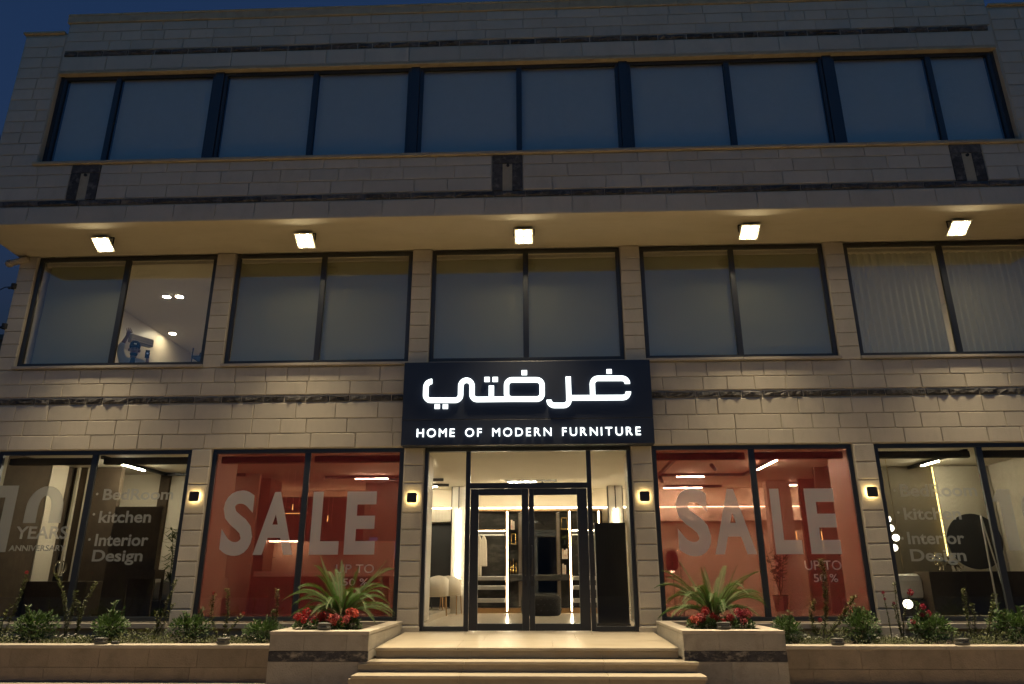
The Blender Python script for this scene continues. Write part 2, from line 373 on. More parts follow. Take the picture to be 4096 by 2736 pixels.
def split(x0, x1, lo, hi, off=0.):
    xs = [x0]; x = x0
    while True:
        x += rnd.uniform(lo, hi)
        if x > x1-lo*.6: break
        xs.append(x)
    return xs+[x1]
def course(parent, name, x0, x1, z0, z1, y, lo, hi, key='s', gap=.007, stuff=None, rough=0., ch=.010):
    xs = split(x0, x1, lo, hi)
    for a, b in zip(xs, xs[1:]):
        if b-a < .05: continue
        w = round(b-a-gap, 2); h = z1-z0-gap; c = ((a+b)/2, y+rnd.uniform(-.002, .002), (z0+z1)/2)
        me = stone_mesh(w, h, key, ch=ch, rough=rough)
        if stuff is not None:
            stuff.add([(v.co.x+c[0], v.co.y+c[1], v.co.z+c[2]) for v in me.vertices], [tuple(p.vertices) for p in me.polygons])
        else: link(name, me, None, parent, loc=c)
# first-floor spandrel
for z0, z1 in ((4.128, 4.40), (3.888, 4.128), (3.458, 3.742), (3.198, 3.458), (2.942, 3.198)):
    for x0, x1 in ((-9.64, -1.98), (1.98, 9.64)):
        course(wall_o, 'wall_stone', x0, x1, z0, z1, 0., .36, .80)
for x0, x1 in ((-9.64, -1.98), (1.98, 9.64)):
    course(wall_o, 'dark_band_stone', x0, x1, 3.755, 3.872, -.004, .22, .52, 'b', rough=.016, gap=.018)
# third-storey spandrel, with its drain niches cut out of the courses
NX = (-7.90, -.285, 7.64)
def spans(x0, x1, cuts, hw):
    out = []; a = x0
    for c in cuts:
        out.append((a, c-hw)); a = c+hw
    out.append((a, x1)); return out
for z0, z1 in ((7.732, 7.925), (7.478, 7.732), (7.222, 7.478)):
    for a, b in spans(-9.64, 9.64, NX, .275): course(wall_o, 'wall_stone', a, b, z0, z1, YF, .5, .95)
course(wall_o, 'wall_stone', -9.64, 9.64, 6.752, 7.085, YF, .62, .95)
course(wall_o, 'dark_band_stone', -9.64, 9.64, 7.095, 7.208, YF-.004, .3, .8, 'b', rough=.012, gap=.010)
# stones above the top windows: the lower courses singly, the rest (past 300 of a kind) as one part
top = MB()
for z0, z1 in ((10.67, 10.893), (10.893, 11.10)):
    course(None, '', XL3+.02, XR3, z0, z1, YF, .34, .9, stuff=top)
course(wall_o, 'wall_stone', XL3+.02, XR3, 9.985, 10.312, YF, .6, 1.05); course(wall_o, 'wall_stone', XL3+.02, XR3, 10.445, 10.67, YF, .34, .9)
zs_ = [7.925+i*.2397 for i in range(13)]
for z0, z1 in zip(zs_, zs_[1:]):
    if z1 > 10.85: z1 = 10.86
    course(None, '', -9.64, XL3-.01, z0, z1, YF, .3, .6, stuff=top); course(None, '', XR3+.03, 9.64, z0, z1, YF, .3, .6, stuff=top)
top.build('upper_wall_stones', 'stone', wall_o, kind='stuff')
course(wall_o, 'dark_band_stone', XL3+.03, XR3-.05, 10.322, 10.435, YF-.002, .25, .6, 'b', rough=.016, gap=.018)
# copings
def copings(x0, x1, z0, z1, y0, lo, hi):
    xs = split(x0, x1, lo, hi)
    for a, b in zip(xs, xs[1:]): MB().box(a+.002, b-.002, y0+rnd.uniform(-.003, .003), YF+.28, z0, z1+rnd.uniform(-.002, .002)).build('coping_stone', 'trim', building, bevel=.006)
copings(XL3-.03, XR3+.03, 11.101, 11.255, YF-.03, .7, 1.3); copings(XL3-.03, XR3+.03, 11.257, 11.295, YF-.045, .9, 1.5)
copings(-9.70, XL3-.035, 10.862, 10.905, YF-.04, .8, 1.2); copings(XR3+.035, 9.70, 10.862, 10.905, YF-.04, .8, 1.2)
# piers
for i, (a, b) in enumerate(edges2):
    zz = [ZB2-.06]+[4.647+.2525*k for k in range(9)]; zz[-1] = 6.66
    for z0, z1 in zip(zz, zz[1:]): link('pier_stone', stone_mesh(b-a-.02, z1-z0-.008), None, wall_o, loc=((a+b)/2, -.004, (z0+z1)/2))
zz1 = [0., .095, .334, .586, .827, 1.069, 1.318, 1.567, 1.838, 2.331, 2.628, 2.935]
for i, (a, b) in enumerate(edges1[1:-1]):
    for z0, z1 in zip(zz1, zz1[1:]): link('pier_stone', stone_mesh(b-a-.02, z1-z0-.008, ch=.016), None, wall_o, loc=((a+b)/2, -.004, (z0+z1)/2))
for a, b in edges1[1:-1]: MB().box(a-.015, b+.015, -.03, .02, -.6, .07).build('pier_base', 'stone', wall_o, bevel=.008)
# sills and lintels
def sill(a, b, z0, z1, y0, y1, name='window_sill', mat='trim'):
    n = max(1, round((b-a)/1.4)); xs = [a+(b-a)*i/n for i in range(n+1)]
    for p, q in zip(xs, xs[1:]): MB().box(p+.002, q-.002, y0, y1, z0, z1).build(name, mat, wall_o, bevel=.006)
for i, (a, b) in enumerate(X2):
    if i == 2: continue
    sill(a-.02 if i else a-.02, b+.02, 4.412, 4.462, -.055, .10, mat='coping')
sill(XL3-.06, XR3+.06, 7.928, 7.985, YF-.05, YF+.14, mat='trim')
sill(XL3, XR3, ZT3-.005, ZT3+.045, YF-.006, YF+.15, name='lintel_stone')
for i in (0, 1, 3, 4): sill(X1[i][0]-.005, X1[i][1]+.005, .045, .125, -.09, .08, mat='coping')
MB().box(XL3-.0, XL3+.012, YF+.004, YF+.10, 7.985, ZT3-.006).build('window_reveal', 'soffit', wall_o)
MB().box(XR3-.012, XR3, YF+.004, YF+.10, 7.985, ZT3-.006).build('window_reveal', 'soffit', wall_o)
# drain niches of dark stone
for nx in NX:
    n = MB(); z0, z1 = 7.212, 7.922
    fr = MB().box(nx-.265, nx-.085, YF-.004, YF+.03, z0, z1-.17).build('drain_niche', 'basalt', building, bevel=.01)
    MB().box(nx+.085, nx+.265, YF-.004, YF+.03, z0, z1-.17).build('jamb_stone', 'basalt', fr, bevel=.01)
    MB().box(nx-.265, nx+.265, YF-.006, YF+.03, z1-.165, z1).build('lintel_stone', 'basalt', fr, bevel=.01)
    MB().prism([(nx-.085, z0), (nx+.085, z0), (nx+.085, z1-.17), (nx-.085, z1-.17)], YF+.012, YF+.018).build('drain_chute', 'trim', fr)
    MB().tube([(nx+.01, YF-.012, z1-.215), (nx+.01, YF+.02, z1-.205)], .028, 8).build('drain_spout', 'dark', fr)

# ------------------------------------------------------------------ windows
def frame_mesh(a, b, z0, z1, y0, y1, w, divs, dw, wb=None):
    m = MB(); wb = w if wb is None else wb
    m.box(a, b, y0, y1, z1-w, z1); m.box(a, b, y0, y1, z0, z0+wb); m.box(a, a+w, y0, y1, z0+wb, z1-w); m.box(b-w, b, y0, y1, z0+wb, z1-w)
    for d in divs: m.box(d-dw/2, d+dw/2, y0+.004, y1, z0+wb, z1-w)
    return m
def window(a, b, z0, z1, y0, y1, w, divs, dw, fmat, gmat, label=None, wb=None):
    o = frame_mesh(a, b, z0, z1, y0, y1, w, divs, dw, wb).build('window', fmat, building, bevel=.004)
    if label: o['label'] = label
    xs = [a+w]+[q for d in divs for q in (d-dw/2, d+dw/2)]+[b-w]; panes = []
    ym = (y0+y1)/2; wb = w if wb is None else wb
    for p, q in zip(xs[::2], xs[1::2]):
        panes.append(MB().box(p-.004, q+.004, ym, ym+.006, z0+wb-.004, z1-w+.004).build('pane', gmat, o)); 
    for p, q in zip(xs[::2], xs[1::2]):                                      # slim glazing bead round each pane
        g = MB(); t = .012
        g.box(p, q, y0+.006, ym-.002, z1-w-t, z1-w); g.box(p, q, y0+.006, ym-.002, z0+wb, z0+wb+t); g.box(p, p+t, y0+.006, ym-.002, z0+wb+t, z1-w-t); g.box(q-t, q, y0+.006, ym-.002, z0+wb+t, z1-w-t)
        g.build('glazing_bead', fmat, o)
    return o, list(zip(xs[::2], xs[1::2]))
# top storey ribbon: five units between four heavy mullions
TM = [-5.733, -2.007, 1.851, 5.577]; TT = [-7.70, -3.90, -.075, 3.755, 7.405]
bounds = [XL3+.012]+TM+[XR3-.012]
for i in range(5):
    a = bounds[i]+(.085 if i else .06); b = bounds[i+1]-(.085 if i < 4 else .06)
    o, panes = window(a, b, 7.988, ZT3-.008, YF+.10, YF+.17, .045, [TT[i]], .075, 'frame', 'glass_up')
    for k, (p, q) in enumerate(panes):
        MB().box(p+.01, q-.01, YF+.215, YF+.22, 8.0, ZT3-.02).build('roller_blind', 'blind_top', o)
    if i < 4: MB().box(TM[i]-.083, TM[i]+.083, YF+.07, YF+.2, 7.987, ZT3-.007).build('mullion', 'frame', building, bevel=.006)
MB().box(XL3+.013, XL3+.071, YF+.09, YF+.2, 7.987, ZT3-.007).build('mullion', 'frame', building); MB().box(XR3-.071, XR3-.013, YF+.09, YF+.2, 7.987, ZT3-.007).build('mullion', 'frame', building)
MB().box(-9.3, 9.3, YF+.8, YF+.82, 7.06, 10.55).build('room_partition', 'dark', building)
# first floor
for i, (a, b) in enumerate(X2):
    o, panes = window(a+.005, b-.005, ZB2+.002, ZT2, .05, .13, .06, [(a+b)/2], .075, 'brown_frame', 'glass')
    MB().box(a+.07, b-.07, .16, .24, ZT2-.13, ZT2-.065).build('blind_box', 'cream', o)
    for k, (p, q) in enumerate(panes):
        if i == 4 or (i == 0 and k == 1): continue
        MB().box(p+(.09 if i == 0 else -.025), q+(.0 if i == 0 else .028), .20+.004*k, .203+.004*k, ZB2+.05, ZT2-.12).build('roller_blind', 'blind2', o)
# rightmost bay: pleated curtains
def curtain(name, x0, x1, y, z0, z1, pitch, amp, mat, label, seed):
    r = random.Random(seed); m = MB(); n = int((x1-x0)/pitch*8); vv = []; ff = []
    ph = 0.
    for i in range(n+1):
        x = x0+(x1-x0)*i/n; ph += 2*math.pi/8*r.uniform(.75, 1.25)
        for z, k in ((z0, 1.25), ((z0+z1)/2, 1.), (z1, .7)): vv.append((x+r.uniform(-.004, .004), y+amp*k*math.sin(ph), z))
    for i in range(n):
        for j in (0, 1): ff.append((i*3+j, i*3+3+j, i*3+4+j, i*3+1+j))
    m.add(vv, ff); o = m.build(name, mat, None, smooth=True); return tag(o, label, 'curtain', 'curtains in the right first-floor window')
a, b = X2[4]; mid = (a+b)/2
curtain('curtain', a+.07, mid-.05, .24, 4.48, 6.52, .12, .032, 'curtain', 'pale pleated curtain behind the left pane of the rightmost middle-storey window', 1)
curtain('curtain', mid+.05, b-.07, .24, 4.48, 6.52, .12, .032, 'curtain', 'pale pleated curtain behind the right pane of the rightmost middle-storey window', 2)
# ground floor shop windows
shop = {}
for i in (0, 1, 3, 4):
    a, b = X1[i]
    shop[i] = window(a+.005, b-.005, ZB1, ZT1-.004, .05, .13, .058, [(a+b)/2], .075, 'frame', 'glass')
    for p, q in shop[i][1]: 
        MB().box(p+.03, q-.03, .20, .30, ZT1-.22, ZT1-.10).build('blind_cassette', 'greyfab', shop[i][0], bevel=.02)
RED = {1: 'red', 3: 'red'}
for i in (1, 3):
    o, panes = shop[i]
    for p, q in panes: MB().box(p, q, .1035, .1045, ZB1+.06, ZT1-.07).build('red_film', 'red_film', o, label='translucent red vinyl film on the inside of the shop window')
YL = .0905
o = shop[1][0]; LB = 'large pale grey letter of the word SALE'
for t, x0, x1 in (('S', -5.165, -4.625), ('A', -4.585, -3.915), ('L', -3.64, -3.15), ('E', -3.06, -2.545)): words(t, x0, x1, 1.175 if t != 'S' else 1.16, 2.205 if t != 'S' else 2.235, YL, 'grey_film', o, label=LB)
words('UP TO', -3.165, -2.535, .885, 1.02, YL, 'grey_film', o); words('50 %', -3.04, -2.62, .69, .80, YL, 'grey_film', o)
o = shop[3][0]
for t, x0, x1 in (('S', 2.46, 3.0), ('A', 3.045, 3.716), ('L', 4.02, 4.454), ('E', 4.585, 5.07)): words(t, x0, x1, 1.16 if t != 'S' else 1.13, 2.205 if t != 'S' else 2.22, YL, 'grey_film', o, label=LB)
words('UP TO', 4.455, 5.032, .915, 1.06, YL, 'grey_film', o); words('50 %', 4.57, 4.95, .73, .855, YL, 'grey_film', o)
def bullet(x, z, par): MB().prism([(x+.022*math.cos(k*.524), z+.022*math.sin(k*.524)) for k in range(12)], YL, YL+.0005).build('bullet_dot', 'white_film', par)
o = shop[0][0]
for t, x0, x1, z0, z1 in (('BedRoom', -7.30, -6.07, 2.085, 2.275), ('kitchen', -7.305, -6.40, 1.705, 1.905), ('Interior', -7.305, -6.39, 1.325, 1.525), ('Design', -7.305, -6.445, 1.02, 1.265), ('YEARS', -8.71, -7.80, 1.445, 1.655), ('ANNIVERSARY', -8.77, -7.79, 1.25, 1.345)):
    words(t, x0, x1, z0, z1, YL, 'white_film', o)
for x, z in ((-7.41, 2.19), (-7.405, 1.85), (-7.405, 1.435)): bullet(x, z, o)
def arch(x0, x1, z0, z1, th, par):                                           # the upper half of a big 0
    cx, rx, m = (x0+x1)/2, (x1-x0)/2, MB(); zc = z1-rx*1.15; n = 14
    pts_o = [(x0, z0), (x0, zc-.1)]+[(cx-rx*math.cos(math.pi*k/n), zc+(z1-zc)*math.sin(math.pi*k/n)) for k in range(n+1)]+[(x1, zc-.1), (x1, z0)]
    ri, zi = rx-th, z1-th*.75
    pts_i = [(x0+th, z0), (x0+th, zc-.1)]+[(cx-ri*math.cos(math.pi*k/n), zc+(zi-zc)*math.sin(math.pi*k/n)) for k in range(n+1)]+[(x1-th, zc-.1), (x1-th, z0)]
    k = len(pts_o); m.add([(p[0], YL, p[1]) for p in pts_o+pts_i], [(i, i+1, k+i+1, k+i) for i in range(k-1)]); m.build('lettering', 'white_film', par, label='upper half of a large figure 0 in frosted film')
arch(-8.62, -7.965, 1.71, 2.33, .215, o)
def figure1(x0, x1, z0, z1, par): MB().add([(x1, YL, z0), (x1, YL, z1), (x0+.02, YL, z1), (x0-.10, YL, z1-.20), (x1-.2, YL, z1-.20), (x1-.2, YL, z0)], [(0, 1, 2, 3, 4, 5)]).build('lettering', 'white_film', par, label='large figure 1 in frosted film')
figure1(-9.18, -8.82, 1.235, 2.342, o)
o = shop[4][0]
for t, x0, x1, z0, z1 in (('BedRoom', 6.155, 7.395, 2.06, 2.265), ('kitchen', 6.155, 7.067, 1.69, 1.885), ('Interior', 6.148, 7.046, 1.305, 1.5), ('Design', 6.15, 7.02, .985, 1.23)): words(t, x0, x1, z0, z1, YL, 'white_film', o)
for x, z in ((6.07, 2.165), (6.07, 1.809), (6.065, 1.40)): bullet(x, z, o)
figure1(7.70, 7.915, 1.205, 2.172, o); arch(8.05, 8.62, 1.55, 2.17, .2, o)
# ------------------------------------------------------------------ entrance
a, b = X1[2]
ent = MB(); ent.box(a+.004, b-.004, .03, .14, 2.862, 2.932)
ent.box(a+.004, a+.066, .03, .14, .002, 2.862); ent.box(b-.066, b-.004, .03, .14, .002, 2.862)
for x0, x1 in ((-1.04, -.965), (1.0, 1.075)): ent.box(x0, x1, .03, .14, .002, 2.862)
ent.box(a+.066, -1.04, .035, .14, .002, .07); ent.box(1.075, b-.066, .035, .14, .002, .07)
ent.box(-.965, 1.0, .03, .14, 2.235, 2.325)
ent_o = ent.build('entrance_frame', 'frame', building, bevel=.004)
for x0, x1, z0, z1 in ((a+.066, -1.04, .07, 2.862), (1.075, b-.066, .07, 2.862), (-.965, 1.0, 2.325, 2.862)):
    MB().box(x0-.003, x1+.003, .085, .093, z0-.003, z1+.003).build('pane', 'glass_door', ent_o)
for k, (x0, x1, gx0, gx1) in enumerate(((-.955, .014, -.82, -.10), (.020, .990, .105, .825))):
    d = MB(); z0, z1, gz0, gz1 = .008, 2.228, .115, 2.125
    d.box(x0, gx0, .05, .12, z0, z1); d.box(gx1, x1, .05, .12, z0, z1); d.box(gx0, gx1, .05, .12, z0, gz0); d.box(gx0, gx1, .05, .12, gz1, z1)
    do = d.build('door', 'frame', building, bevel=.005)
    MB().box(gx0-.003, gx1+.003, .082, .09, gz0-.003, gz1+.003).build('pane', 'glass_door', do)
    hx = -.045 if k == 0 else .065
    MB().tube([(hx, .05, 1.30), (hx, .01, 1.30), (hx, .01, .85), (hx, .05, .85)], .012, 8).build('handle', 'black', do, smooth=True)
    MB().box(hx-.02, hx+.02, .044, .052, .68, .76).build('lock_plate', 'black', do)

# ------------------------------------------------------------------ shop sign
sg = thing('shop_sign', 'dark navy illuminated shop sign with white Arabic lettering above the entrance', 'sign', (0, -.13, 2.92))
def spart(name, mb, mat, **kw):
    o = mb.build(name, mat, sg, **kw); o.location = (0, .13, -2.92); return o
spart('upper_panel', MB().box(-2.12, 2.13, -.25, -.002, 3.358, 4.378), 'sign', bevel=.006)
spart('lower_panel', MB().box(-2.12, 2.13, -.25, -.002, 2.922, 3.352), 'sign', bevel=.006)
# straight strokes and arcs of the Arabic word, as bands with rounded turns
def band(path, w, closed=False):
    P = [Vector((p[0], p[1])) for p in path]; rad = [p[2] if len(p) > 2 else 0 for p in path]; pts = []
    n = len(P)
    for i, p in enumerate(P):
        if rad[i] and (closed or 0 < i < n-1):
            a_ = (P[i-1]-p).normalized(); b_ = (P[(i+1) % n]-p).normalized(); r = rad[i]
            for k in range(9):
                t = k/8; q = p+a_*r*(1-t)**2+b_*r*t**2 if False else None
                A_, B_ = p+a_*r, p+b_*r; c_ = A_+b_*r                       # circular arc for right angles
                ang0 = math.atan2((A_-c_).y, (A_-c_).x); ang1 = math.atan2((B_-c_).y, (B_-c_).x); dl = (ang1-ang0+math.pi) % (2*math.pi)-math.pi
                pts.append(c_+Vector((math.cos(ang0+dl*t), math.sin(ang0+dl*t)))*r)
        else: pts.append(p)
    if closed: pts.append(pts[0])
    m = MB(); k = len(pts); L_, R_ = [], []
    for i, p in enumerate(pts):
        pa = pts[i-1] if i else (pts[-2] if closed else p); pb = pts[i+1] if i < k-1 else (pts[1] if closed else p)
        d = (pb-pa).normalized(); nn = Vector((-d.y, d.x)); L_.append(p+nn*w/2); R_.append(p-nn*w/2)
    v = [(q.x, y, q.y) for y in (-.285, -.252) for q in L_+R_]
    f = []
    for i in range(k-1):
        f += [(i, i+1, k+i+1, k+i), (2*k+i, 3*k+i, 3*k+i+1, 2*k+i+1), (i, 2*k+i, 2*k+i+1, i+1), (k+i, k+i+1, 3*k+i+1, 3*k+i)]
    f += [(0, k, 3*k, 2*k), (k-1, 3*k-1, 4*k-1, 2*k-1)]
    return m.add(v, f)
KX, KZ = .001857, .0019046
def sp(xb, y, r=0): 
    yc = y-25*(1287-xb)/2286
    return (2.13-(1287-xb)*KX, 4.377-(yc-162)*KZ, r*.00188)
A = lambda x, y, r=0: sp(x-2347, y, r)
B = lambda x, y, r=0: sp(x, y, r)
W = .0865
strokes = [
    ('arabic_letter', [A(1612, 368), A(1557, 368, 54), A(1557, 543, 48), A(1881, 543, 50), A(1881, 357, 54), A(1986, 357, 54), A(1986, 536, 48), B(10, 532)], False),
    ('arabic_letter', [B(-42, 354, 50), B(286, 354, 50), B(286, 532, 50), B(-42, 532, 50)], True),
    ('arabic_letter', [A(2165, 408), A(2165, 520)], False),
    ('arabic_letter', [B(348, 540), B(348, 590, 48), B(530, 590, 50), B(528, 326)], False),
    ('arabic_letter', [B(540, 521), B(1073, 518, 52), B(1073, 464)], False),
    ('arabic_letter', [B(748, 510), B(748, 341, 54), B(1069, 341, 48), B(1069, 390)], False)]
for n_, p_, c_ in strokes: spart(n_, band(p_, W, c_), 'sign_white')
for fx, x, y, w_, h_ in ((A, 1668, 600, 46, 40), (A, 1743, 600, 46, 40), (A, 2124, 350, 48, 42), (A, 2200, 350, 48, 42), (B, 123, 287, 50, 42), (B, 907, 277, 46, 38)):
    c_ = fx(x, y); spart('arabic_dot', MB().box(c_[0]-w_*KX/2, c_[0]+w_*KX/2, -.285, -.252, c_[1]-h_*KZ/2, c_[1]+h_*KZ/2), 'sign_white')
wid = {c_: (max(v.co.x for v in TX['sign'+c_].vertices)-min(v.co.x for v in TX['sign'+c_].vertices)) for c_ in set(SIGN_TEXT.replace(' ', ''))}
gap_, spc = .27, .62
tot = sum((wid[c_]+gap_) if c_ != ' ' else spc for c_ in SIGN_TEXT)-gap_; x = -1.853; kx = 3.755/tot
for c_ in SIGN_TEXT:
    if c_ == ' ': x += spc*kx; continue
    me = fit(TX['sign'+c_].copy(), x, x+wid[c_]*kx, 3.062-(.004 if c_ in 'OU' else 0), 3.198+(.004 if c_ == 'O' else 0), -.252, .03)
    o = link('letter', me, 'sign_white', sg); o.location = (0, .13, -2.92); x += (wid[c_]+gap_)*kx

# ------------------------------------------------------------------ floodlights under the projecting storey
FX = (-7.66, -3.95, -.015, 3.955, 7.56)
fl_lab = ('square floodlight under the overhang, leftmost of the row', 'square floodlight under the overhang, second from the left', 'square floodlight under the overhang, above the entrance sign',
          'square floodlight under the overhang, second from the right', 'square floodlight under the overhang, rightmost of the row')
FY, FZ, TILT = -.64, 6.575, R(31)
f0 = None
for fx_, lab in zip(FX, fl_lab):
    if f0 is None:
        f0 = thing('floodlight', lab, 'floodlight', (fx_, FY, FZ), 0, 'floodlights under the overhang')
        h = MB().box(-.19, .19, -.18, .18, .0, .035).build('housing', 'lampbox', f0, bevel=.012); h.rotation_euler = (-TILT, 0, 0)
        fr = MB(); fr.box(-.2, .2, -.19, -.172, -.012, 0); fr.box(-.2, .2, .172, .19, -.012, 0); fr.box(-.2, -.182, -.172, .172, -.012, 0); fr.box(.182, .2, -.172, .172, -.012, 0)
        b = fr.build('bezel', 'white', f0); b.rotation_euler = (-TILT, 0, 0)
        l = MB().box(-.178, .178, -.168, .168, -.003, -.0006).build('lens', 'flens', f0); l.rotation_euler = (-TILT, 0, 0)
        for px in (-1, 1):
            for py in (-1, 1):
                l = MB().lathe([(.075, -.006), (.075, -.0035)], 16, (px*.085, py*.08, 0)).build('led_cell', 'flood', f0); l.rotation_euler = (-TILT, 0, 0)
        br = MB(); br.tube([(-.21, 0, .01), (-.21, .0, .15)], .012, 6); br.tube([(.21, 0, .01), (.21, .0, .15)], .012, 6); br.box(-.22, .22, -.02, .02, .15, .16); br.build('bracket', 'black', f0)
        ld = bpy.data.lights.new('floodlight_beam', 'SPOT'); ld.energy = 3500; ld.color = (1., .80, .50); ld.spot_size = R(103); ld.spot_blend = 1.; ld.shadow_soft_size = .12
        lo = bpy.data.objects.new('floodlight_beam', ld); col.objects.link(lo); lo.parent = f0; lo.location = (0, -.03, -.05); lo.rotation_euler = (-R(29.5), 0, 0)
        f0.scale = (.86, .86, .86)
    else: copy_tree(f0, None, (fx_, FY, FZ), 0, lab)

# ------------------------------------------------------------------ wall lamps on the piers
def rsq(h, r, n=5):
    out = []
    for cx_, cz_, a0 in ((h-r, h-r, 0), (-h+r, h-r, 90), (-h+r, -h+r, 180), (h-r, -h+r, 270)):
        for k in range(n+1):
            t = R(a0+90*k/n); out.append((cx_+r*math.cos(t), cz_+r*math.sin(t)))
    return out
s0 = None
for x_, z_, lab in ((-5.635, 2.125, 'small rounded black wall lamp on the pier left of the left SALE window'), (-1.93, 2.08, 'small rounded black wall lamp on the pier left of the entrance'),
                    (1.935, 2.08, 'small rounded black wall lamp on the pier right of the entrance'), (5.635, 2.13, 'small rounded black wall lamp on the pier right of the right SALE window')):
    if s0 is None:
        s0 = thing('wall_lamp', lab, 'wall lamp', (x_, -.004, z_), 0, 'wall lamps on the ground-floor piers')
        MB().prism(rsq(.05, .015), -.02, -.0015).build('mount', 'black', s0)
        MB().prism(rsq(.072, .026), -.036, -.0205).build('light_ring', 'sconce', s0)
        MB().prism(rsq(.083, .032), -.072, -.0365).build('cover', 'black', s0, bevel=.006)
    else: copy_tree(s0, None, (x_, -.004, z_), 0, lab)

# ------------------------------------------------------------------ entrance steps and porch
st = thing('entrance_steps', 'polished cream travertine porch and steps in front of the glass entrance', 'steps', (0, -1.6, -.57))
def wpart(par, name, mb, mat, **kw):                     # a part modelled in world coordinates under an unrotated thing
    o = mb.build(name, mat, par, **kw); o.location = -par.location; return o
def slabs(par, name, x0, x1, cuts, y0, y1, z0, z1, mat, bevel=.006):
    xs = [x0]+[c for c in cuts if x0 < c < x1]+[x1]
    for p, q in zip(xs, xs[1:]): wpart(par, name, MB().box(p+.0015, q-.0015, y0, y1, z0, z1), mat, bevel=bevel)
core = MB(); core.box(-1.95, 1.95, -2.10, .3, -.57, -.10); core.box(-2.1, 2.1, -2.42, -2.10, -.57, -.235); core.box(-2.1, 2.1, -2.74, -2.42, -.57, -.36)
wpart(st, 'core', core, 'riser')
sl = lambda y: -.004 - (max(0., -y)/2.15)*.051                       # the porch falls a little to the street
for j, (y0, y1) in enumerate(((-.42, .30), (-1.28, -.42), (-2.15, -1.28))):
    xs = ((-1.96, -.98, .02, .98, 1.96), (-1.96, -.62, .70, 1.96), (-1.96, -.9, .35, 1.96))[j]
    for p, q in zip(xs, xs[1:]):
        zA, zB = sl(y0), sl(min(y1, 0))
        m = MB().add([(p+.001, y0+.001, zA-.035), (q-.001, y0+.001, zA-.035), (q-.001, y1-.001, zB-.035), (p+.001, y1-.001, zB-.035), (p+.001, y0+.001, zA), (q-.001, y0+.001, zA), (q-.001, y1-.001, zB), (p+.001, y1-.001, zB)],
                     [(0,3,2,1),(4,5,6,7),(0,1,5,4),(1,2,6,5),(2,3,7,6),(3,0,4,7)])
        wpart(st, 'porch_tile', m, 'travertine', bevel=.004)
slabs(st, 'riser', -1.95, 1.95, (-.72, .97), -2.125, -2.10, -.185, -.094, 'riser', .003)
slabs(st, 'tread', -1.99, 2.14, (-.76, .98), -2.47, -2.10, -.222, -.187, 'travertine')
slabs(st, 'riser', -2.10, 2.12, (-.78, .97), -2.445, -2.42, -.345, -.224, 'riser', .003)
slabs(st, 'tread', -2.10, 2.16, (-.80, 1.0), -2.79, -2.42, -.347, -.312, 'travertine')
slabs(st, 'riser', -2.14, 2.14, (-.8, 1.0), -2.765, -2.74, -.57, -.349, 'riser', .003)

# ------------------------------------------------------------------ stone planters beside the steps
def planter(x0, x1, y0, y1, zt, lab, innerside):
    t = thing('stone_planter', lab, 'planter', ((x0+x1)/2, (y0+y1)/2, -.57), 0, 'planters flanking the steps')
    r = .20; ix0, ix1, iy0, iy1 = x0+r, x1-r, y0+.26, y1-.12
    c = MB(); c.box(x0+.03, ix0+.02, y0+.03, y1-.01, -.57, zt-.04); c.box(ix1-.02, x1-.03, y0+.03, y1-.01, -.57, zt-.04); c.box(ix0+.02, ix1-.02, y0+.03, iy0+.02, -.57, zt-.04); c.box(ix0+.02, ix1-.02, iy1-.02, y1-.01, -.57, zt-.04); c.box(ix0+.02, ix1-.02, iy0+.02, iy1-.02, -.57, zt-.10)
    wpart(t, 'core', c, 'slab')
    xm = x0+(x1-x0)*.53; ym = y0+(y1-y0)*.45
    for p, q in ((x0, xm), (xm, x1)): wpart(t, 'coping_slab', MB().box(p+.001, q-.001, y0, iy0, zt-.04, zt), 'coping', bevel=.005)
    for p, q in ((iy0, ym), (ym, y1)):
        wpart(t, 'coping_slab', MB().box(x0, ix0, p+.001, q-.001, zt-.04, zt), 'coping', bevel=.005); wpart(t, 'coping_slab', MB().box(ix1, x1, p+.001, q-.001, zt-.04, zt), 'coping', bevel=.005)
    wpart(t, 'coping_slab', MB().box(ix0+.001, ix1-.001, iy1, y1, zt-.04, zt), 'coping', bevel=.005)
    f0, f1 = x0+.005, x1-.005
    for za, zb, cuts, mt, yo in ((-.072, zt-.043, (.35, .78), 'planter', 0), (-.195, -.076, (.30, .62), 'worn_basalt', -.004), (-.57, -.199, (.45, .9), 'planter', 0)):
        xs = [f0]+[f0+(f1-f0)*k for k in cuts]+[f1]
        for p, q in zip(xs, xs[1:]): wpart(t, 'dark_band_stone' if mt == 'worn_basalt' else 'cladding_slab', MB().box(p+.001, q-.001, y0+.006+yo, y0+.03, za, zb), mt, bevel=.003)
        ys = (y0+.03, y0+1.0, y1-.01)
        for p, q in zip(ys, ys[1:]):
            xa, xb = ((x1-.03, x1-.006) if innerside > 0 else (x0+.006, x0+.03))
            wpart(t, 'cladding_slab', MB().box(xa, xb, p+.001, q-.001, za, zb), 'planter', bevel=.003)
            xa, xb = ((x0+.006, x0+.03) if innerside > 0 else (x1-.03, x1-.006))
            wpart(t, 'cladding_slab', MB().box(xa, xb, p+.001, q-.001, za, zb), 'planter', bevel=.003)
    wpart(t, 'planter_soil', MB().box(ix0+.021, ix1-.021, iy0+.021, iy1-.021, zt-.11, zt-.045), 'soil')
    return t
planter(-3.27, -1.985, -2.42, -.12, .16, 'square stone planter left of the entrance steps, with a dark stone band', 1)
planter(1.985, 3.27, -2.33, -.12, .165, 'square stone planter right of the entrance steps, with a dark stone band', -1)

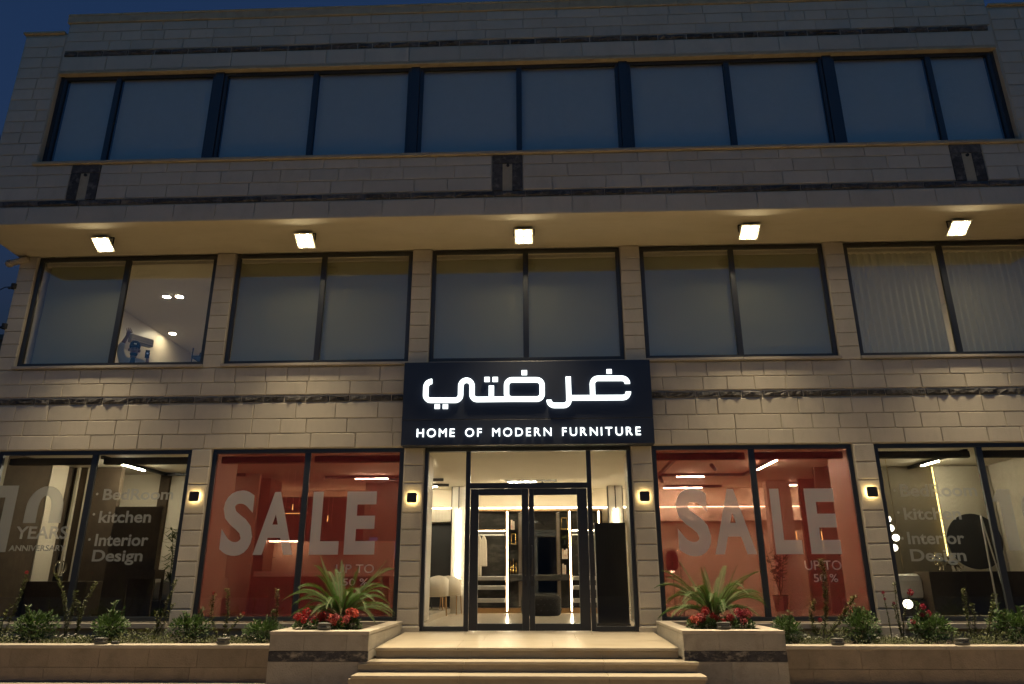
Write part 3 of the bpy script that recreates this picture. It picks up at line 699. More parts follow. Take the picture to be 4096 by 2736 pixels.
# ------------------------------------------------------------------ garden walls along the flower beds
def garden_wall(x0, x1, lab):
    t = thing('garden_wall', lab, 'wall', ((x0+x1)/2, -1.3, -.57), 0, 'low walls in front of the flower beds')
    wpart(t, 'core', MB().box(x0, x1, -1.37, -1.15, -.57, -.13), 'slab')
    r = random.Random(int(x0*10)+100)
    def row(name, za, zb, lo, hi, ya, yb, mat):
        xs = [x0]; x = x0
        while x < x1-lo: 
            x += r.uniform(lo, hi); xs.append(min(x, x1))
        if xs[-1] < x1: xs[-1] = x1
        for p, q in zip(xs, xs[1:]): wpart(t, name, MB().box(p+.0012, q-.0012, ya+r.uniform(-.0015, .0015), yb, za, zb), mat, bevel=.003)
    row('coping_slab', -.132, -.088, 1.0, 1.5, -1.42, -1.13, 'coping')
    row('cladding_slab', -.378, -.134, .50, .75, -1.40, -1.37, 'slab'); row('cladding_slab', -.57, -.381, .55, .8, -1.40, -1.37, 'slab')
garden_wall(-9.6, -3.275, 'low stone wall of the flower bed left of the planters')
garden_wall(3.275, 9.6, 'low stone wall of the flower bed right of the planters')
for x0, x1 in ((-9.6, -3.28), (3.28, 9.6)):
    m = MB(); n = 60; vv = []; ff = []
    for i in range(n+1):
        for j in range(7): vv.append((x0+(x1-x0)*i/n, -1.14+(1.12)*j/6, -.125+rnd.uniform(-.018, .018)))
    for i in range(n):
        for j in range(6): ff.append((i*7+j, i*7+7+j, i*7+8+j, i*7+1+j))
    struct('flower_bed_soil', m.add(vv, ff), 'soil', smooth=True)
struct('pavement', MB().box(-60, 60, -9, -1.60, -.57, -.562), 'asphalt')

# ------------------------------------------------------------------ lamp housings standing on the copings
g0 = None
for x_, y_, z_, rz, lab in ((-6.11, -1.30, -.088, .2, 'grey box garden lamp on the left wall, leftmost'), (-4.32, -1.32, -.088, -.1, 'grey box garden lamp on the left wall, nearest the planter'),
                       (-2.63, -2.22, .16, 0., 'grey box garden lamp on the front rim of the left planter'), (2.56, -2.12, .165, .1, 'grey box garden lamp on the front rim of the right planter'),
                       (4.29, -1.30, -.088, -.15, 'grey box garden lamp on the right wall, nearest the planter'), (5.98, -1.30, -.088, .15, 'grey box garden lamp on the right wall, rightmost')):
    if g0 is None:
        g0 = thing('garden_lamp', lab, 'garden lamp', (x_, y_, z_), rz, 'box lamps on the walls and planters')
        MB().lathe([(.06, 0), (.078, .006), (.082, .03), (.080, .04)], 20, sq=.55).build('base', 'lampbox', g0, smooth=True)
        MB().lathe([(.072, .041), (.074, .055), (.072, .064)], 20, sq=.55).build('lens_band', 'lamplens', g0, smooth=True)
        MB().lathe([(.081, .065), (.084, .078), (.070, .088), (.02, .093)], 20, sq=.55).build('cap', 'lampbox', g0, smooth=True)
        for ch in g0.children: ch.rotation_euler = (R(-6), 0, 0)
    else: copy_tree(g0, None, (x_, y_, z_), rz, lab)
tag(MB().box(-5.945, -5.845, -1.33, -1.27, -.087, -.045).build('junction_box', 'lampbox', None, bevel=.008), 'small dark electrical box on the left wall beside a garden lamp', 'box')

# ------------------------------------------------------------------ inside: ground floor showroom
struct('showroom_floor', MB().box(-1.96, 1.96, .30, 10.8, -.06, .0), 'floor_in')
struct('display_floor', MB().box(-9.4, -1.965, .30, 10.8, -.06, .12), 'floor_in'); struct('display_floor', MB().box(1.965, 9.4, .30, 10.8, -.06, .12), 'floor_in')
struct('showroom_ceiling', MB().box(-9.4, 9.4, .30, 10.8, 2.985, 3.075), 'ceil')
struct('ceiling_bulkhead', MB().box(-1.74, 1.74, .31, 4.1, 2.90, 2.98), 'ceil')
struct('back_wall', MB().box(-9.4, 9.4, 6.62, 6.75, .12, 2.98), 'cream')
for sx in (-1, 1):
    struct('partition_wall', MB().box(min(sx*1.76, sx*2.10), max(sx*1.76, sx*2.10), .31, 1.15, .121, 2.98), 'cream', bevel=.004)
    struct('partition_wall', MB().box(min(sx*5.46, sx*5.80), max(sx*5.46, sx*5.80), .31, 1.15, .121, 2.98), 'cream', bevel=.004)
def light_fix(name, mb, mat, lab, cat, grp=None): return tag(mb.build(name, mat), lab, cat, grp)
# LED lines: cove over the wardrobe wall and the bulkhead edge
cv = thing('cove_light', 'warm cove light with a fluted cornice above the wardrobe', 'cove light', (0, 6.3, 2.42))
wpart(cv, 'led_strip', MB().box(-9.0, 9.0, 6.36, 6.38, 2.485, 2.50), 'cove')
m = MB(); 
wpart(cv, 'cornice', MB().box(-9.0, 9.0, 6.39, 6.618, 2.15, 2.485), 'cream')
for k in range(75): m.box(-3+.08*k, -3+.08*k+.05, 6.375, 6.39, 2.16, 2.475)
wpart(cv, 'fluting', m, 'cream', kind='stuff')
tag(MB().box(-1.72, 1.72, 4.11, 4.13, 2.91, 2.935).build('ceiling_led_strip', 'led'), 'warm led line along the rear edge of the entrance ceiling panel', 'led strip')
# two tall light columns
for x_, lab in ((-1.81, 'white column with a tall glowing light slot behind the left door side glass'), (2.07, 'white column with a tall glowing light slot behind the right side glass')):
    t = thing('light_column', lab, 'column', (x_, 6.1, .0), 0, 'light columns flanking the wardrobe')
    MB().box(-.17, .17, -.1, .26, .121 if False else .0, 2.98).build('shaft', 'white', t, bevel=.004)
    MB().box(-.19, -.172, -.11, .1, 0, 2.98).build('edge_strip', 'black', t); MB().box(.172, .19, -.11, .1, 0, 2.98).build('edge_strip', 'black', t)
    MB().box(-.012, .012, -.15, -.13, .0, 2.98).build('slot_bar', 'black', t); MB().box(-.010, .010, -.128, -.122, .5, 2.42).build('led_strip', 'ledcol', t)
# wardrobe wall
wd = thing('wardrobe', 'open dark marble wardrobe with lit shelves opposite the entrance', 'wardrobe', (.15, 6.3, 0))
wpart(wd, 'back_panel', MB().box(-1.42, 1.76, 6.36, 6.40, .12, 2.41), 'marble')
wpart(wd, 'plinth', MB().box(-1.42, 1.76, 6.22, 6.38, .0, .115), 'bronze')
wpart(wd, 'top_board', MB().box(-1.42, 1.76, 6.18, 6.36, 2.395, 2.43), 'bronze')
for x_ in (-1.40, -.616, .935, 1.66):
    wpart(wd, 'upright', MB().box(x_-.035, x_+.035, 6.185, 6.36, .02, 2.394), 'bronze'); wpart(wd, 'led_strip', MB().box(x_-.010, x_+.010, 6.176, 6.184, .05, 2.38), 'led')
for x0, x1 in ((-.34, -.24), (.60, .69)):
    u = wpart(wd, 'chevron_post', MB().box(x0, x1, 6.185, 6.36, .12, 2.36), 'dkwood')
    for k in range(46):
        zc = .16+k*.048; mb = MB().add([(x0+.004, 6.184, zc), (x0+.004, 6.184, zc+.012), (x1-.004, 6.184, zc+.052), (x1-.004, 6.184, zc+.04)], [(0, 3, 2, 1)]); mb.build('chevron_inlay', 'silver', u)
for x0, x1 in ((-.58, -.345), (.695, .90)):
    for z_ in (1.94, 1.59, 1.245, .89): wpart(wd, 'shelf', MB().box(x0, x1, 6.19, 6.36, z_-.012, z_), 'marble')
for x0, x1 in ((-1.36, -.655), (.972, 1.622)):
    wpart(wd, 'shelf', MB().box(x0, x1, 6.19, 6.36, 1.925, 1.955), 'bronze'); wpart(wd, 'led_strip', MB().box(x0+.02, x1-.02, 6.2, 6.21, 1.915, 1.923), 'led')
    wpart(wd, 'hanging_rail', MB().tube([(x0, 6.27, 1.82), (x1, 6.27, 1.82)], .012, 8), 'silver')
    for z_ in (.80, .585, .29): wpart(wd, 'drawer', MB().box(x0+.01, x1-.01, 6.15, 6.35, z_-.05, z_+.045), 'silver', bevel=.01)
wpart(wd, 'counter', MB().box(-.58, .90, 6.10, 6.355, .74, .875), 'marble', bevel=.004)
tag(MB().box(-.235, .595, 6.30, 6.32, .14, 2.34).build('mirror', 'mirror'), 'tall mirror in the middle of the wardrobe, reflecting the dusk street', 'mirror')
# things kept on the wardrobe
def wire_box(name, x, y, z, w, h, lab, tw=.008):
    m = MB(); d = w*.8
    P = [(sx*w/2*k, sy*d/2*k, zz) for zz, k in ((0, 1.), (h, .75)) for sx, sy in ((-1, -1), (1, -1), (1, 1), (-1, 1))]
    for a_, b_ in ((0, 1), (1, 2), (2, 3), (3, 0), (4, 5), (5, 6), (6, 7), (7, 4), (0, 4), (1, 5), (2, 6), (3, 7)): m.tube([(x+P[a_][0], y+P[a_][1], z+P[a_][2]), (x+P[b_][0], y+P[b_][1], z+P[b_][2])], tw, 5)
    return tag(m.build(name, 'gold'), lab, 'lantern')
wire_box('wire_lantern', .80, 6.26, 1.953, .17, .27, 'gold wire lantern on the right wardrobe shelves, top')
wire_box('wire_lantern', -.46, 6.26, 1.603, .12, .24, 'gold wire lantern on the left wardrobe shelves')
t = thing('potted_plant', 'small green plant in a dark pot on the right wardrobe shelves', 'plant', (.80, 6.27, 1.59))
MB().lathe([(.03, 0), (.045, .09)], 12).build('pot', 'black', t)
m = MB(); r_ = random.Random(3)
for k in range(90):
    d = Vector((r_.gauss(0, 1), r_.gauss(0, 1), abs(r_.gauss(.6, .8)))).normalized(); m.leaf(Vector((0, 0, .11))+d*r_.uniform(.02, .08), d, (d.y, -d.x, .2), .045, .025)
m.build('foliage', 'leaf_cover', t)
def books(x, z, n, lab):
    t = thing('books', lab, 'books', (x, 6.27, z))
    for k in range(n): MB().box(-.07+k*.05, -.03+k*.05, -.07, .07, 0, .24-.03*(k % 2)).build('book', 'paper', t)
books(.80, 1.246, 3, 'upright books on the right wardrobe shelves, under the plant'); books(.80, .891, 2, 'upright books on the right wardrobe shelves, lowest shelf'); books(-.46, 1.941, 2, 'white books on the left wardrobe shelves, top')
for k, (x_, h_) in enumerate(((-.53, .30), (-.47, .36), (-.40, .27))):
    tag(MB().lathe([(.022, 0), (.022, .10), (.008, .11), (.008, h_-.02), (.016, h_)], 10, (x_, 6.25, .891)).build('candlestick', 'gold', smooth=True), 'brass candlestick on the left wardrobe shelves, %s' % ('left of three', 'middle of three', 'right of three')[k], 'candlestick', 'brass candlesticks')
def garment(x, lab, w, z0):
    t = thing('hanging_shirt', lab, 'shirt', (x, 6.27, 1.80), 0, 'shirts on the wardrobe rail')
    prof = [(-.02, 0), (.02, 0), (w*.8, -.10), (w, -.3), (w*1.1, z0), (-w*1.1, z0), (-w, -.3), (-w*.8, -.10)]
    MB().prism(prof, -.12, .10).build('cloth', 'fabric', t, bevel=.02); MB().tube([(0, 0, .03), (0, 0, -.03)], .005, 5).build('hanger_hook', 'silver', t)
garment(-1.20, 'pale shirt hanging on the left wardrobe rail, front', .075, -.72); garment(-1.31, 'dark edged pale shirt hanging behind on the left wardrobe rail', .05, -.95)
# ottoman
ot = thing('ottoman', 'round tufted black velvet ottoman before the mirror', 'ottoman', (.20, 5.15, 0))
MB().lathe([(.40, .0), (.44, .03), (.455, .12), (.455, .33), (.44, .40), (.38, .435), (.2, .44), (.01, .44)], 28).build('cushion', 'velvet', ot, smooth=True)
m = MB()
for k in range(20):
    for z_ in (.12, .24, .34): a_ = 2*math.pi*(k+.5*(z_ == .24))/20; m.ball((.455*math.cos(a_), .455*math.sin(a_), z_), .014, 6, 4)
m.build('buttons', 'dark', ot, kind='stuff')
# black display board inside the right side glass
bp = thing('display_board', 'tall black freestanding display board behind the right side glass', 'display board', (1.48, 1.40, 0))
MB().box(-.275, .275, -.025, .025, .05, 1.76).build('panel', 'black', bp, bevel=.004); MB().box(-.31, .275, -.16, .16, .0, .05).build('foot', 'dark', bp, bevel=.015)
MB().box(-.29, -.277, -.027, .027, .05, 1.76).build('edge_trim', 'silver', bp)
# dining chairs seen at the left
def chair(x, y, rz, lab):
    t = thing('dining_chair', lab, 'chair', (x, y, .0), rz, 'cream dining chairs')
    MB().box(-.22, .22, -.22, .2, .40, .50).build('seat', 'fabric', t, bevel=.04)
    n = 10; vv = []
    for i in range(n+1):
        a_ = math.pi*(1.0*i/n); 
        for rr in (.23, .28):
            for z_ in (.42, .86-.10*abs(math.cos(a_))**2): vv.append((rr*math.cos(a_), .02+rr*math.sin(a_)*.9, z_))
    ff = []
    for i in range(n): b_ = i*4; ff += [(b_, b_+4, b_+5, b_+1), (b_+2, b_+3, b_+7, b_+6), (b_+1, b_+5, b_+7, b_+3), (b_, b_+2, b_+6, b_+4)]
    ff += [(0, 1, 3, 2), (n*4, n*4+2, n*4+3, n*4+1)]
    MB().add(vv, ff).build('backrest', 'fabric', t, smooth=True)
    for sx in (-1, 1):
        for sy in (-1, 1): MB().tube([(sx*.19, sy*.18, .41), (sx*.21, sy*.2, .0)], .014, 6).build('leg', 'bronze', t)
chair(-2.18, 5.0, R(200), 'cream upholstered dining chair at the left of the entrance, nearer one'); chair(-1.93, 5.75, R(170), 'cream upholstered dining chair at the left of the entrance, farther one')
tb = thing('dining_table', 'dark dining table behind the left door side glass', 'table', (-2.75, 5.3, .121))
MB().box(-.4, .4, -.6, .6, .60, .64).build('table_top', 'dkwood', tb, bevel=.01)
for sx in (-1, 1):
    for sy in (-1, 1): MB().tube([(sx*.25, sy*.45, .60), (sx*.36, sy*.55, 0)], .018, 6).build('leg', 'black', tb)
tag(MB().box(-2.55, -1.62+(-.33), 6.52, 6.6, .13, 2.12).build('wall_panel', 'dark'), 'dark wall panel behind the dining chairs', 'wall panel')
# ceiling tracks and their lamps
def track(pts, lab, z=2.955, w=.035, parts=()):
    t = thing('ceiling_track', lab, 'track light', (pts[0][0], pts[0][1], z))
    for (xa, ya), (xb, yb) in zip(pts, pts[1:]):
        d = Vector((xb-xa, yb-ya, 0)); L = d.length; d.normalize(); nn = Vector((-d.y, d.x, 0))*w
        a_, b_ = Vector((xa, ya, z)), Vector((xb, yb, z)); v = [a_-nn, b_-nn, b_+nn, a_+nn]
        m = MB().add([(p.x, p.y, z-.03) for p in v]+[(p.x, p.y, z+.028) for p in v], [(0,3,2,1),(4,5,6,7),(0,1,5,4),(1,2,6,5),(2,3,7,6),(3,0,4,7)]); wpart(t, 'rail', m, 'black')
    for p in parts:
        if p[0] == 'bar':
            _, x0, y0, x1, y1 = p; wpart(t, 'led_bar', MB().box(min(x0, x1)-.015, max(x0, x1)+.015, min(y0, y1)-.015, max(y0, y1)+.015, z-.045, z-.031), 'ledbar')
        else:
            _, x0, y0, dx, dy = p; o = wpart(t, 'spot_head', MB().tube([(x0, y0, z-.06), (x0+dx*.16, y0+dy*.16, z-.14)], .04, 10), 'black', smooth=True)
            wpart(t, 'spot_lens', MB().tube([(x0+dx*.16, y0+dy*.16, z-.14), (x0+dx*.163, y0+dy*.163, z-.1415)], .032, 10), 'down')
    return t
track([(2.78, 1.4), (2.84, 3.92), (4.71, 3.92), (4.71, 1.3)], 'black rectangular ceiling track with led bars behind the right SALE window', parts=(('bar', 4.71, 1.65, 4.71, 2.9), ('bar', 3.25, 3.92, 3.81, 3.92), ('spot', 3.55, 2.0, .6, .6), ('spot', 2.84, 3.8, .4, .8)))
track([(6.13, 2.3), (6.15, 3.72), (7.2, 3.72)], 'short black ceiling track at the right edge of the right SALE window')
track([(3.3, 6.0), (4.7, 6.0), (4.2, 6.3)], 'black ceiling track near the back wall behind the letter S on the right', z=2.955, parts=(('bar', 3.3, 6.0, 4.2, 6.0),))
track([(5.6, 5.6), (7.6, 5.6)], 'straight black ceiling track deep in the shop at the right', parts=(('bar', 5.9, 5.6, 6.9, 5.6),))
track([(-7.93, .9), (-7.89, 3.2), (-6.2, 3.36)], 'black ceiling track with a bright led bar in the left bedroom display', parts=(('bar', -7.92, 1.4, -7.92, 2.35),))
track([(7.85, .95), (7.84, 3.27), (6.6, 3.42)], 'black ceiling track with a short led bar in the right bedroom display', parts=(('bar', 7.86, 1.95, 7.86, 2.55),))
track([(-2.35, 1.5), (-2.45, 3.9), (-4.6, 3.9)], 'black ceiling track at the right edge of the left SALE window', parts=(('bar', -2.36, 1.55, -2.36, 2.3), ('spot', -2.5, 3.0, -.6, .4), ('bar', -3.9, 3.9, -3.2, 3.9)))
track([(-.6, 4.6), (.6, 4.6)], 'black ceiling track with spot heads above the ottoman', z=2.95, parts=(('bar', -.5, 4.6, .1, 4.6), ('spot', .25, 4.6, .6, .3), ('spot', -.45, 4.6, -.5, .8)))
track([(-3.4, 4.4), (-2.0, 4.4)], 'black ceiling track above the dining chairs, front', z=2.95); track([(-3.4, 5.4), (-2.0, 5.4)], 'black ceiling track above the dining chairs, back', z=2.95, parts=(('bar', -3.0, 5.4, -2.3, 5.4),))
# ---- left SALE window: kitchen
kc = thing('kitchen_cabinets', 'tall kitchen cabinets with a lit niche behind the left SALE window', 'cabinet', (-5.2, 3.8, .12))
wpart(kc, 'tall_cabinet', MB().box(-6.9, -6.02, 3.5, 4.2, .12, 2.9), 'dkwood'); wpart(kc, 'side_panel', MB().box(-6.01, -5.68, 3.5, 4.2, .12, 2.9), 'brwood')
wpart(kc, 'upper_cabinet', MB().box(-5.675, -3.6, 3.62, 4.2, 1.58, 2.5), 'dkwood'); wpart(kc, 'niche_back', MB().box(-5.675, -3.0, 4.05, 4.1, .95, 1.579), 'cream')
wpart(kc, 'base_cabinet', MB().box(-5.675, -3.0, 3.62, 4.2, .12, .93), 'brwood'); wpart(kc, 'niche_led', MB().box(-5.66, -4.98, 3.7, 3.715, 1.555, 1.575), 'led')
for x_ in (-5.2, -4.7, -4.2): wpart(kc, 'glass_door', MB().box(x_-.22, x_+.22, 3.60, 3.615, 1.75, 2.45), 'dkwood')
wpart(kc, 'shelf_led', MB().box(-5.5, -4.9, 3.585, 3.598, 2.14, 2.15), 'ledsoft')
wpart(kc, 'tap_rail', MB().tube([(-5.6, 3.6, 1.23), (-5.45, 3.6, 1.23)], .012, 6), 'gold')
isl = thing('kitchen_island', 'long kitchen island with a pale worktop behind the left SALE window', 'kitchen island', (-4.2, 3.1, .12))
wpart(isl, 'worktop', MB().box(-5.6, -2.75, 2.85, 3.4, .84, .94), 'white', bevel=.005); wpart(isl, 'front', MB().box(-5.5, -2.85, 2.95, 3.3, .12, .838), 'brwood')
pn = thing('pendant_lights', 'cluster of slim glass pendant lights hanging over the kitchen island', 'pendant light', (-4.7, 3.0, 2.98))
r_ = random.Random(5)
for k in range(9):
    x_, y_, z_ = -5.1+.13*k, 2.9+r_.uniform(-.15, .15), r_.uniform(1.55, 2.2)
    wpart(pn, 'cord', MB().tube([(x_, y_, 2.98), (x_, y_, z_+.12)], .004, 4), 'silver'); wpart(pn, 'glass_drop', MB().tube([(x_, y_, z_), (x_, y_, z_+.12)], .012, 6, .006), 'ledsoft' if k % 2 else 'clearglass')
for k, (x0, x1, z0, z1) in enumerate(((-3.80, -3.59, 1.255, 1.71), (-3.30, -3.14, 1.23, 1.63))):
    tv = thing('video_screen', 'upright violet video screen behind the letter E, %s' % ('left one' if k == 0 else 'right one'), 'screen', ((x0+x1)/2, 5.0, z0), 0, 'upright video screens')
    wpart(tv, 'casing', MB().box(x0-.012, x1+.012, 5.005, 5.04, z0-.012, z1+.012), 'black'); wpart(tv, 'display', MB().box(x0, x1, 4.998, 5.004, z0, z1), 'screen')
struct('partition_wall', MB().box(-3.95, -2.9, 5.05, 5.12, .121, 2.98), 'brwood')
# ---- right SALE window
fl = thing('floor_lamp', 'tripod floor lamp with a big clear glass shade behind the right SALE window', 'floor lamp', (2.56, 1.40, .121))
MB().lathe([(.05, .68), (.15, .72), (.185, .82), (.185, 1.02), (.14, 1.16), (.06, 1.19)], 20).build('glass_shade', 'clearglass', fl, smooth=True)
MB().lathe([(.07, .80), (.11, .86), (.11, 1.06), (.06, 1.14)], 16).build('inner_shade', 'petal_mag', fl, smooth=True); MB().ball((0, 0, .79), .035, 10, 6).build('bulb', 'bulb', fl)
for k in range(3):
    a_ = k*2.094+.4; MB().tube([(.17*math.cos(a_), .17*math.sin(a_), .95), (.19*math.cos(a_), .19*math.sin(a_), .0)], .010, 6).build('leg', 'dkwood', fl)
MB().tube([(.18*math.cos(k*.5236), .18*math.sin(k*.5236), .70) for k in range(13)], .008, 5).build('ring', 'dkwood', fl)
def indoor_plant(name, x, y, lab, pot, hgt, nleaf, L, W, spread, seed, droop=.2, mat='leaf_in'):
    r_ = random.Random(seed); t = thing(name, lab, 'plant', (x, y, .121))
    MB().lathe([(pot*.8, 0), (pot, pot*1.9)], 4 if seed % 2 else 16).build('pot', 'dkwood', t)
    st_ = MB(); lf = MB(); base = pot*1.9
    for s_ in range(4):
        ang = r_.uniform(0, 6.28); top_ = Vector((math.cos(ang)*spread*.35, math.sin(ang)*spread*.35, base+hgt*r_.uniform(.7, 1)))
        pts = [Vector((0, 0, base)).lerp(top_, k/5)+Vector((r_.uniform(-.02, .02), r_.uniform(-.02, .02), 0)) for k in range(6)]; st_.tube(pts, .012, 5, .005)
        for k in range(nleaf//4):
            q = pts[0].lerp(pts[-1], r_.uniform(.25, 1.)); a_ = r_.uniform(0, 6.28); d = Vector((math.cos(a_), math.sin(a_), r_.uniform(-droop, .7))); lf.leaf(q, d, (d.y, -d.x, 0), L*r_.uniform(.6, 1.1), W, .15)
    st_.build('stem', 'stem', t); lf.build('foliage', mat, t); return t
indoor_plant('potted_tree', 5.35, 4.4, 'leafy potted tree beside the divider of the right SALE window', .17, 1.25, 130, .17, .09, .6, 11)
indoor_plant('spiky_plant', 6.0, 2.0, 'spiky dry palm in a square pot at the right edge of the right SALE window', .22, .75, 60, .55, .03, .4, 12, .1)
for k, x_ in enumerate((5.35, 5.85)):
    tag(MB().tube([(x_, 2.9, 1.3), (x_-.02, 2.9, 1.68)], .008, 6).build('tube_lamp', 'ledsoft'), 'thin glowing tube lamp behind the letter E of the right SALE window, %s' % ('left one' if k == 0 else 'right one'), 'lamp', 'thin tube lamps')
struct('partition_wall', MB().box(6.2, 9.3, 4.9, 5.0, .121, 2.98), 'brwood')
tag(MB().box(5.55, 6.1, 5.2, 5.45, .121, 2.98).build('column', 'white'), 'white column behind the divider of the right SALE window', 'column')
# ---- left bedroom display
struct('partition_wall', MB().box(-9.35, -8.35, 2.30, 2.42, .121, 2.98), 'dkwood'); struct('flank_panelling', MB().box(-9.395, -9.355, .31, 2.3, .121, 2.98), 'dkwood')
tag(MB().box(-9.354, -9.335, 1.60, 2.10, .75, 2.97).build('wall_panel', 'cream'), 'tall cream wall panel in the left bedroom display', 'wall panel')
for x_ in (-9.25, -9.02): tag(MB().box(x_, x_+.05, 2.24, 2.299, .121, 2.97).build('wall_panel', 'cream'), 'narrow pale wall strip in the left bedroom display, %s' % ('left one' if x_ < -9.1 else 'right one'), 'wall panel', 'narrow wall strips')
tag(MB().box(-7.95, -7.02, 1.62, 1.70, .121, 2.12).build('wall_panel', 'dkwood'), 'dark free standing panel behind the words in the left bedroom display', 'wall panel')
curtain('curtain', -7.0, -6.1, 2.6, .13, 2.9, .14, .035, 'curtain_d', 'taupe curtain behind the plant in the left bedroom display', 4)
struct('partition_wall', MB().box(-9.3, -5.9, 3.4, 3.5, .121, 2.98), 'cream'); tag(MB().box(-8.05, -7.85, 3.3, 3.39, .121, 2.97).build('wall_panel', 'dkwood'), 'dark vertical strip on the cream wall of the left bedroom display', 'wall panel')
cn = thing('console_table', 'dark console table in the left bedroom display', 'table', (-7.1, 1.5, .121))
MB().box(-.27, .27, -.18, .18, .68, .84).build('drawer_box', 'dkwood', cn, bevel=.004)
for sx in (-1, 1):
    for sy in (-1, 1): MB().box(sx*.25-.02, sx*.25+.02, sy*.16-.02, sy*.16+.02, 0, .68).build('leg', 'dkwood', cn)
indoor_plant('leafy_plant', -6.58, 1.55, 'bushy green plant beside the pier in the left bedroom display', .14, 1.45, 420, .26, .045, .55, 14, .7, 'leaf_rose')
bd = thing('bed', 'bed with a white spread in the left bedroom display', 'bed', (-6.7, 2.1, .121))
MB().box(-.5, .6, -.35, .9, .30, .72).build('mattress', 'linen', bd, bevel=.1); MB().box(-.5, .6, -.42, .95, .0, .30).build('bed_base', 'dkwood', bd, bevel=.02)
sb = thing('sideboard', 'low dark sideboard at the far left of the left bedroom display', 'sideboard', (-8.75, 1.7, .121))
MB().box(-.55, .6, -.25, .25, .05, .64).build('body', 'dkwood', sb, bevel=.01); MB().box(-.5, .5, -.22, .22, 0, .05).build('plinth', 'black', sb)
sc = thing('wire_sculpture', 'gold wire globe sculpture on the dark sideboard', 'sculpture', (-8.85, 1.65, .762))
MB().box(-.06, .06, -.06, .06, 0, .09).build('base', 'black', sc)
m = MB()
for k in range(5):
    a_ = k*.628; m.tube([(.115*math.cos(q*.449)*math.cos(a_), .115*math.cos(q*.449)*math.sin(a_), .24+.13*math.sin(q*.449)) for q in range(15)], .005, 4)
m.build('wire_globe', 'goldlion', sc)
# ---- right bedroom display
wv = thing('wave_panel', 'tall carved plaster panel lit along its left edge in the right bedroom display', 'wall panel', (8.9, 2.95, .121))
nx_, nz_ = 60, 60; vv = []; ff = []
for i in range(nx_+1):
    for j in range(nz_+1):
        x_, z_ = 8.28+1.1*i/nx_, .13+2.84*j/nz_
        vv.append((x_, 2.93+.010*math.sin(60*z_+9*math.sin(9*x_)), z_))
for i in range(nx_):
    for j in range(nz_): k = i*(nz_+1)+j; ff.append((k, k+nz_+1, k+nz_+2, k+1))
wpart(wv, 'relief', MB().add(vv, ff), 'wave', smooth=True); wpart(wv, 'led_strip', MB().box(8.245, 8.262, 2.93, 2.95, 1.2, 2.95), 'ledsoft')
struct('partition_wall', MB().box(5.9, 9.38, 3.02, 3.10, .121, 2.98), 'taupe')
dm = tag(MB().lathe([(.52, 0), (.52, .03)], 40).build('round_mirror', 'dark'), 'large round dark mirror leaning in the right bedroom display', 'mirror'); dm.rotation_euler = (R(90), 0, 0); dm.location = (8.60, 2.55, 1.46)
sd = thing('dresser', 'brown upholstered dresser carrying the lion in the right bedroom display', 'dresser', (7.85, 1.55, .121))
MB().box(-.85, .95, -.25, .3, .06, .775).build('body', 'dkwood', sd, bevel=.01); MB().box(-.86, -.25, -.262, -.251, .1, .77).build('drawer_front', 'greyfab', sd); MB().box(-.24, .35, -.262, -.251, .1, .77).build('drawer_front', 'greyfab', sd); MB().box(.36, .94, -.262, -.251, .1, .77).build('drawer_front', 'greyfab', sd)
for sx in (-.8, -.1, .5): MB().tube([(sx, -.2, .06), (sx, -.2, 0), (sx+.3, -.2, 0), (sx+.3, -.2, .06)], .012, 6).build('leg', 'gold', sd)
bd2 = thing('bed', 'bed with pale cover at the left of the right bedroom display', 'bed', (6.6, 2.1, .121))
MB().box(-.5, .5, -.5, .8, .30, .74).build('mattress', 'linen', bd2, bevel=.12); MB().box(-.55, .45, -.55, .8, .0, .30).build('bed_base', 'greyfab', bd2, bevel=.03)
gl = thing('globe_lamp', 'string of glowing white globes beside the pier in the right bedroom display', 'lamp', (6.90, 2.0, 2.98))
wpart(gl, 'cord', MB().tube([(6.90, 2.0, 2.98), (6.90, 2.0, .3)], .004, 4), 'gold')
for x_, z_ in ((6.76, 1.845), (6.79, 1.68), (6.86, 1.505), (6.80, 1.325)): wpart(gl, 'globe', MB().ball((x_, 2.0, z_), .062, 16, 10), 'globe', smooth=True)
tag(MB().ball((6.41, 1.0, .37), .075, 16, 10).build('globe_lamp', 'globe', smooth=True), 'single glowing white globe lamp near the floor of the right bedroom display', 'lamp')
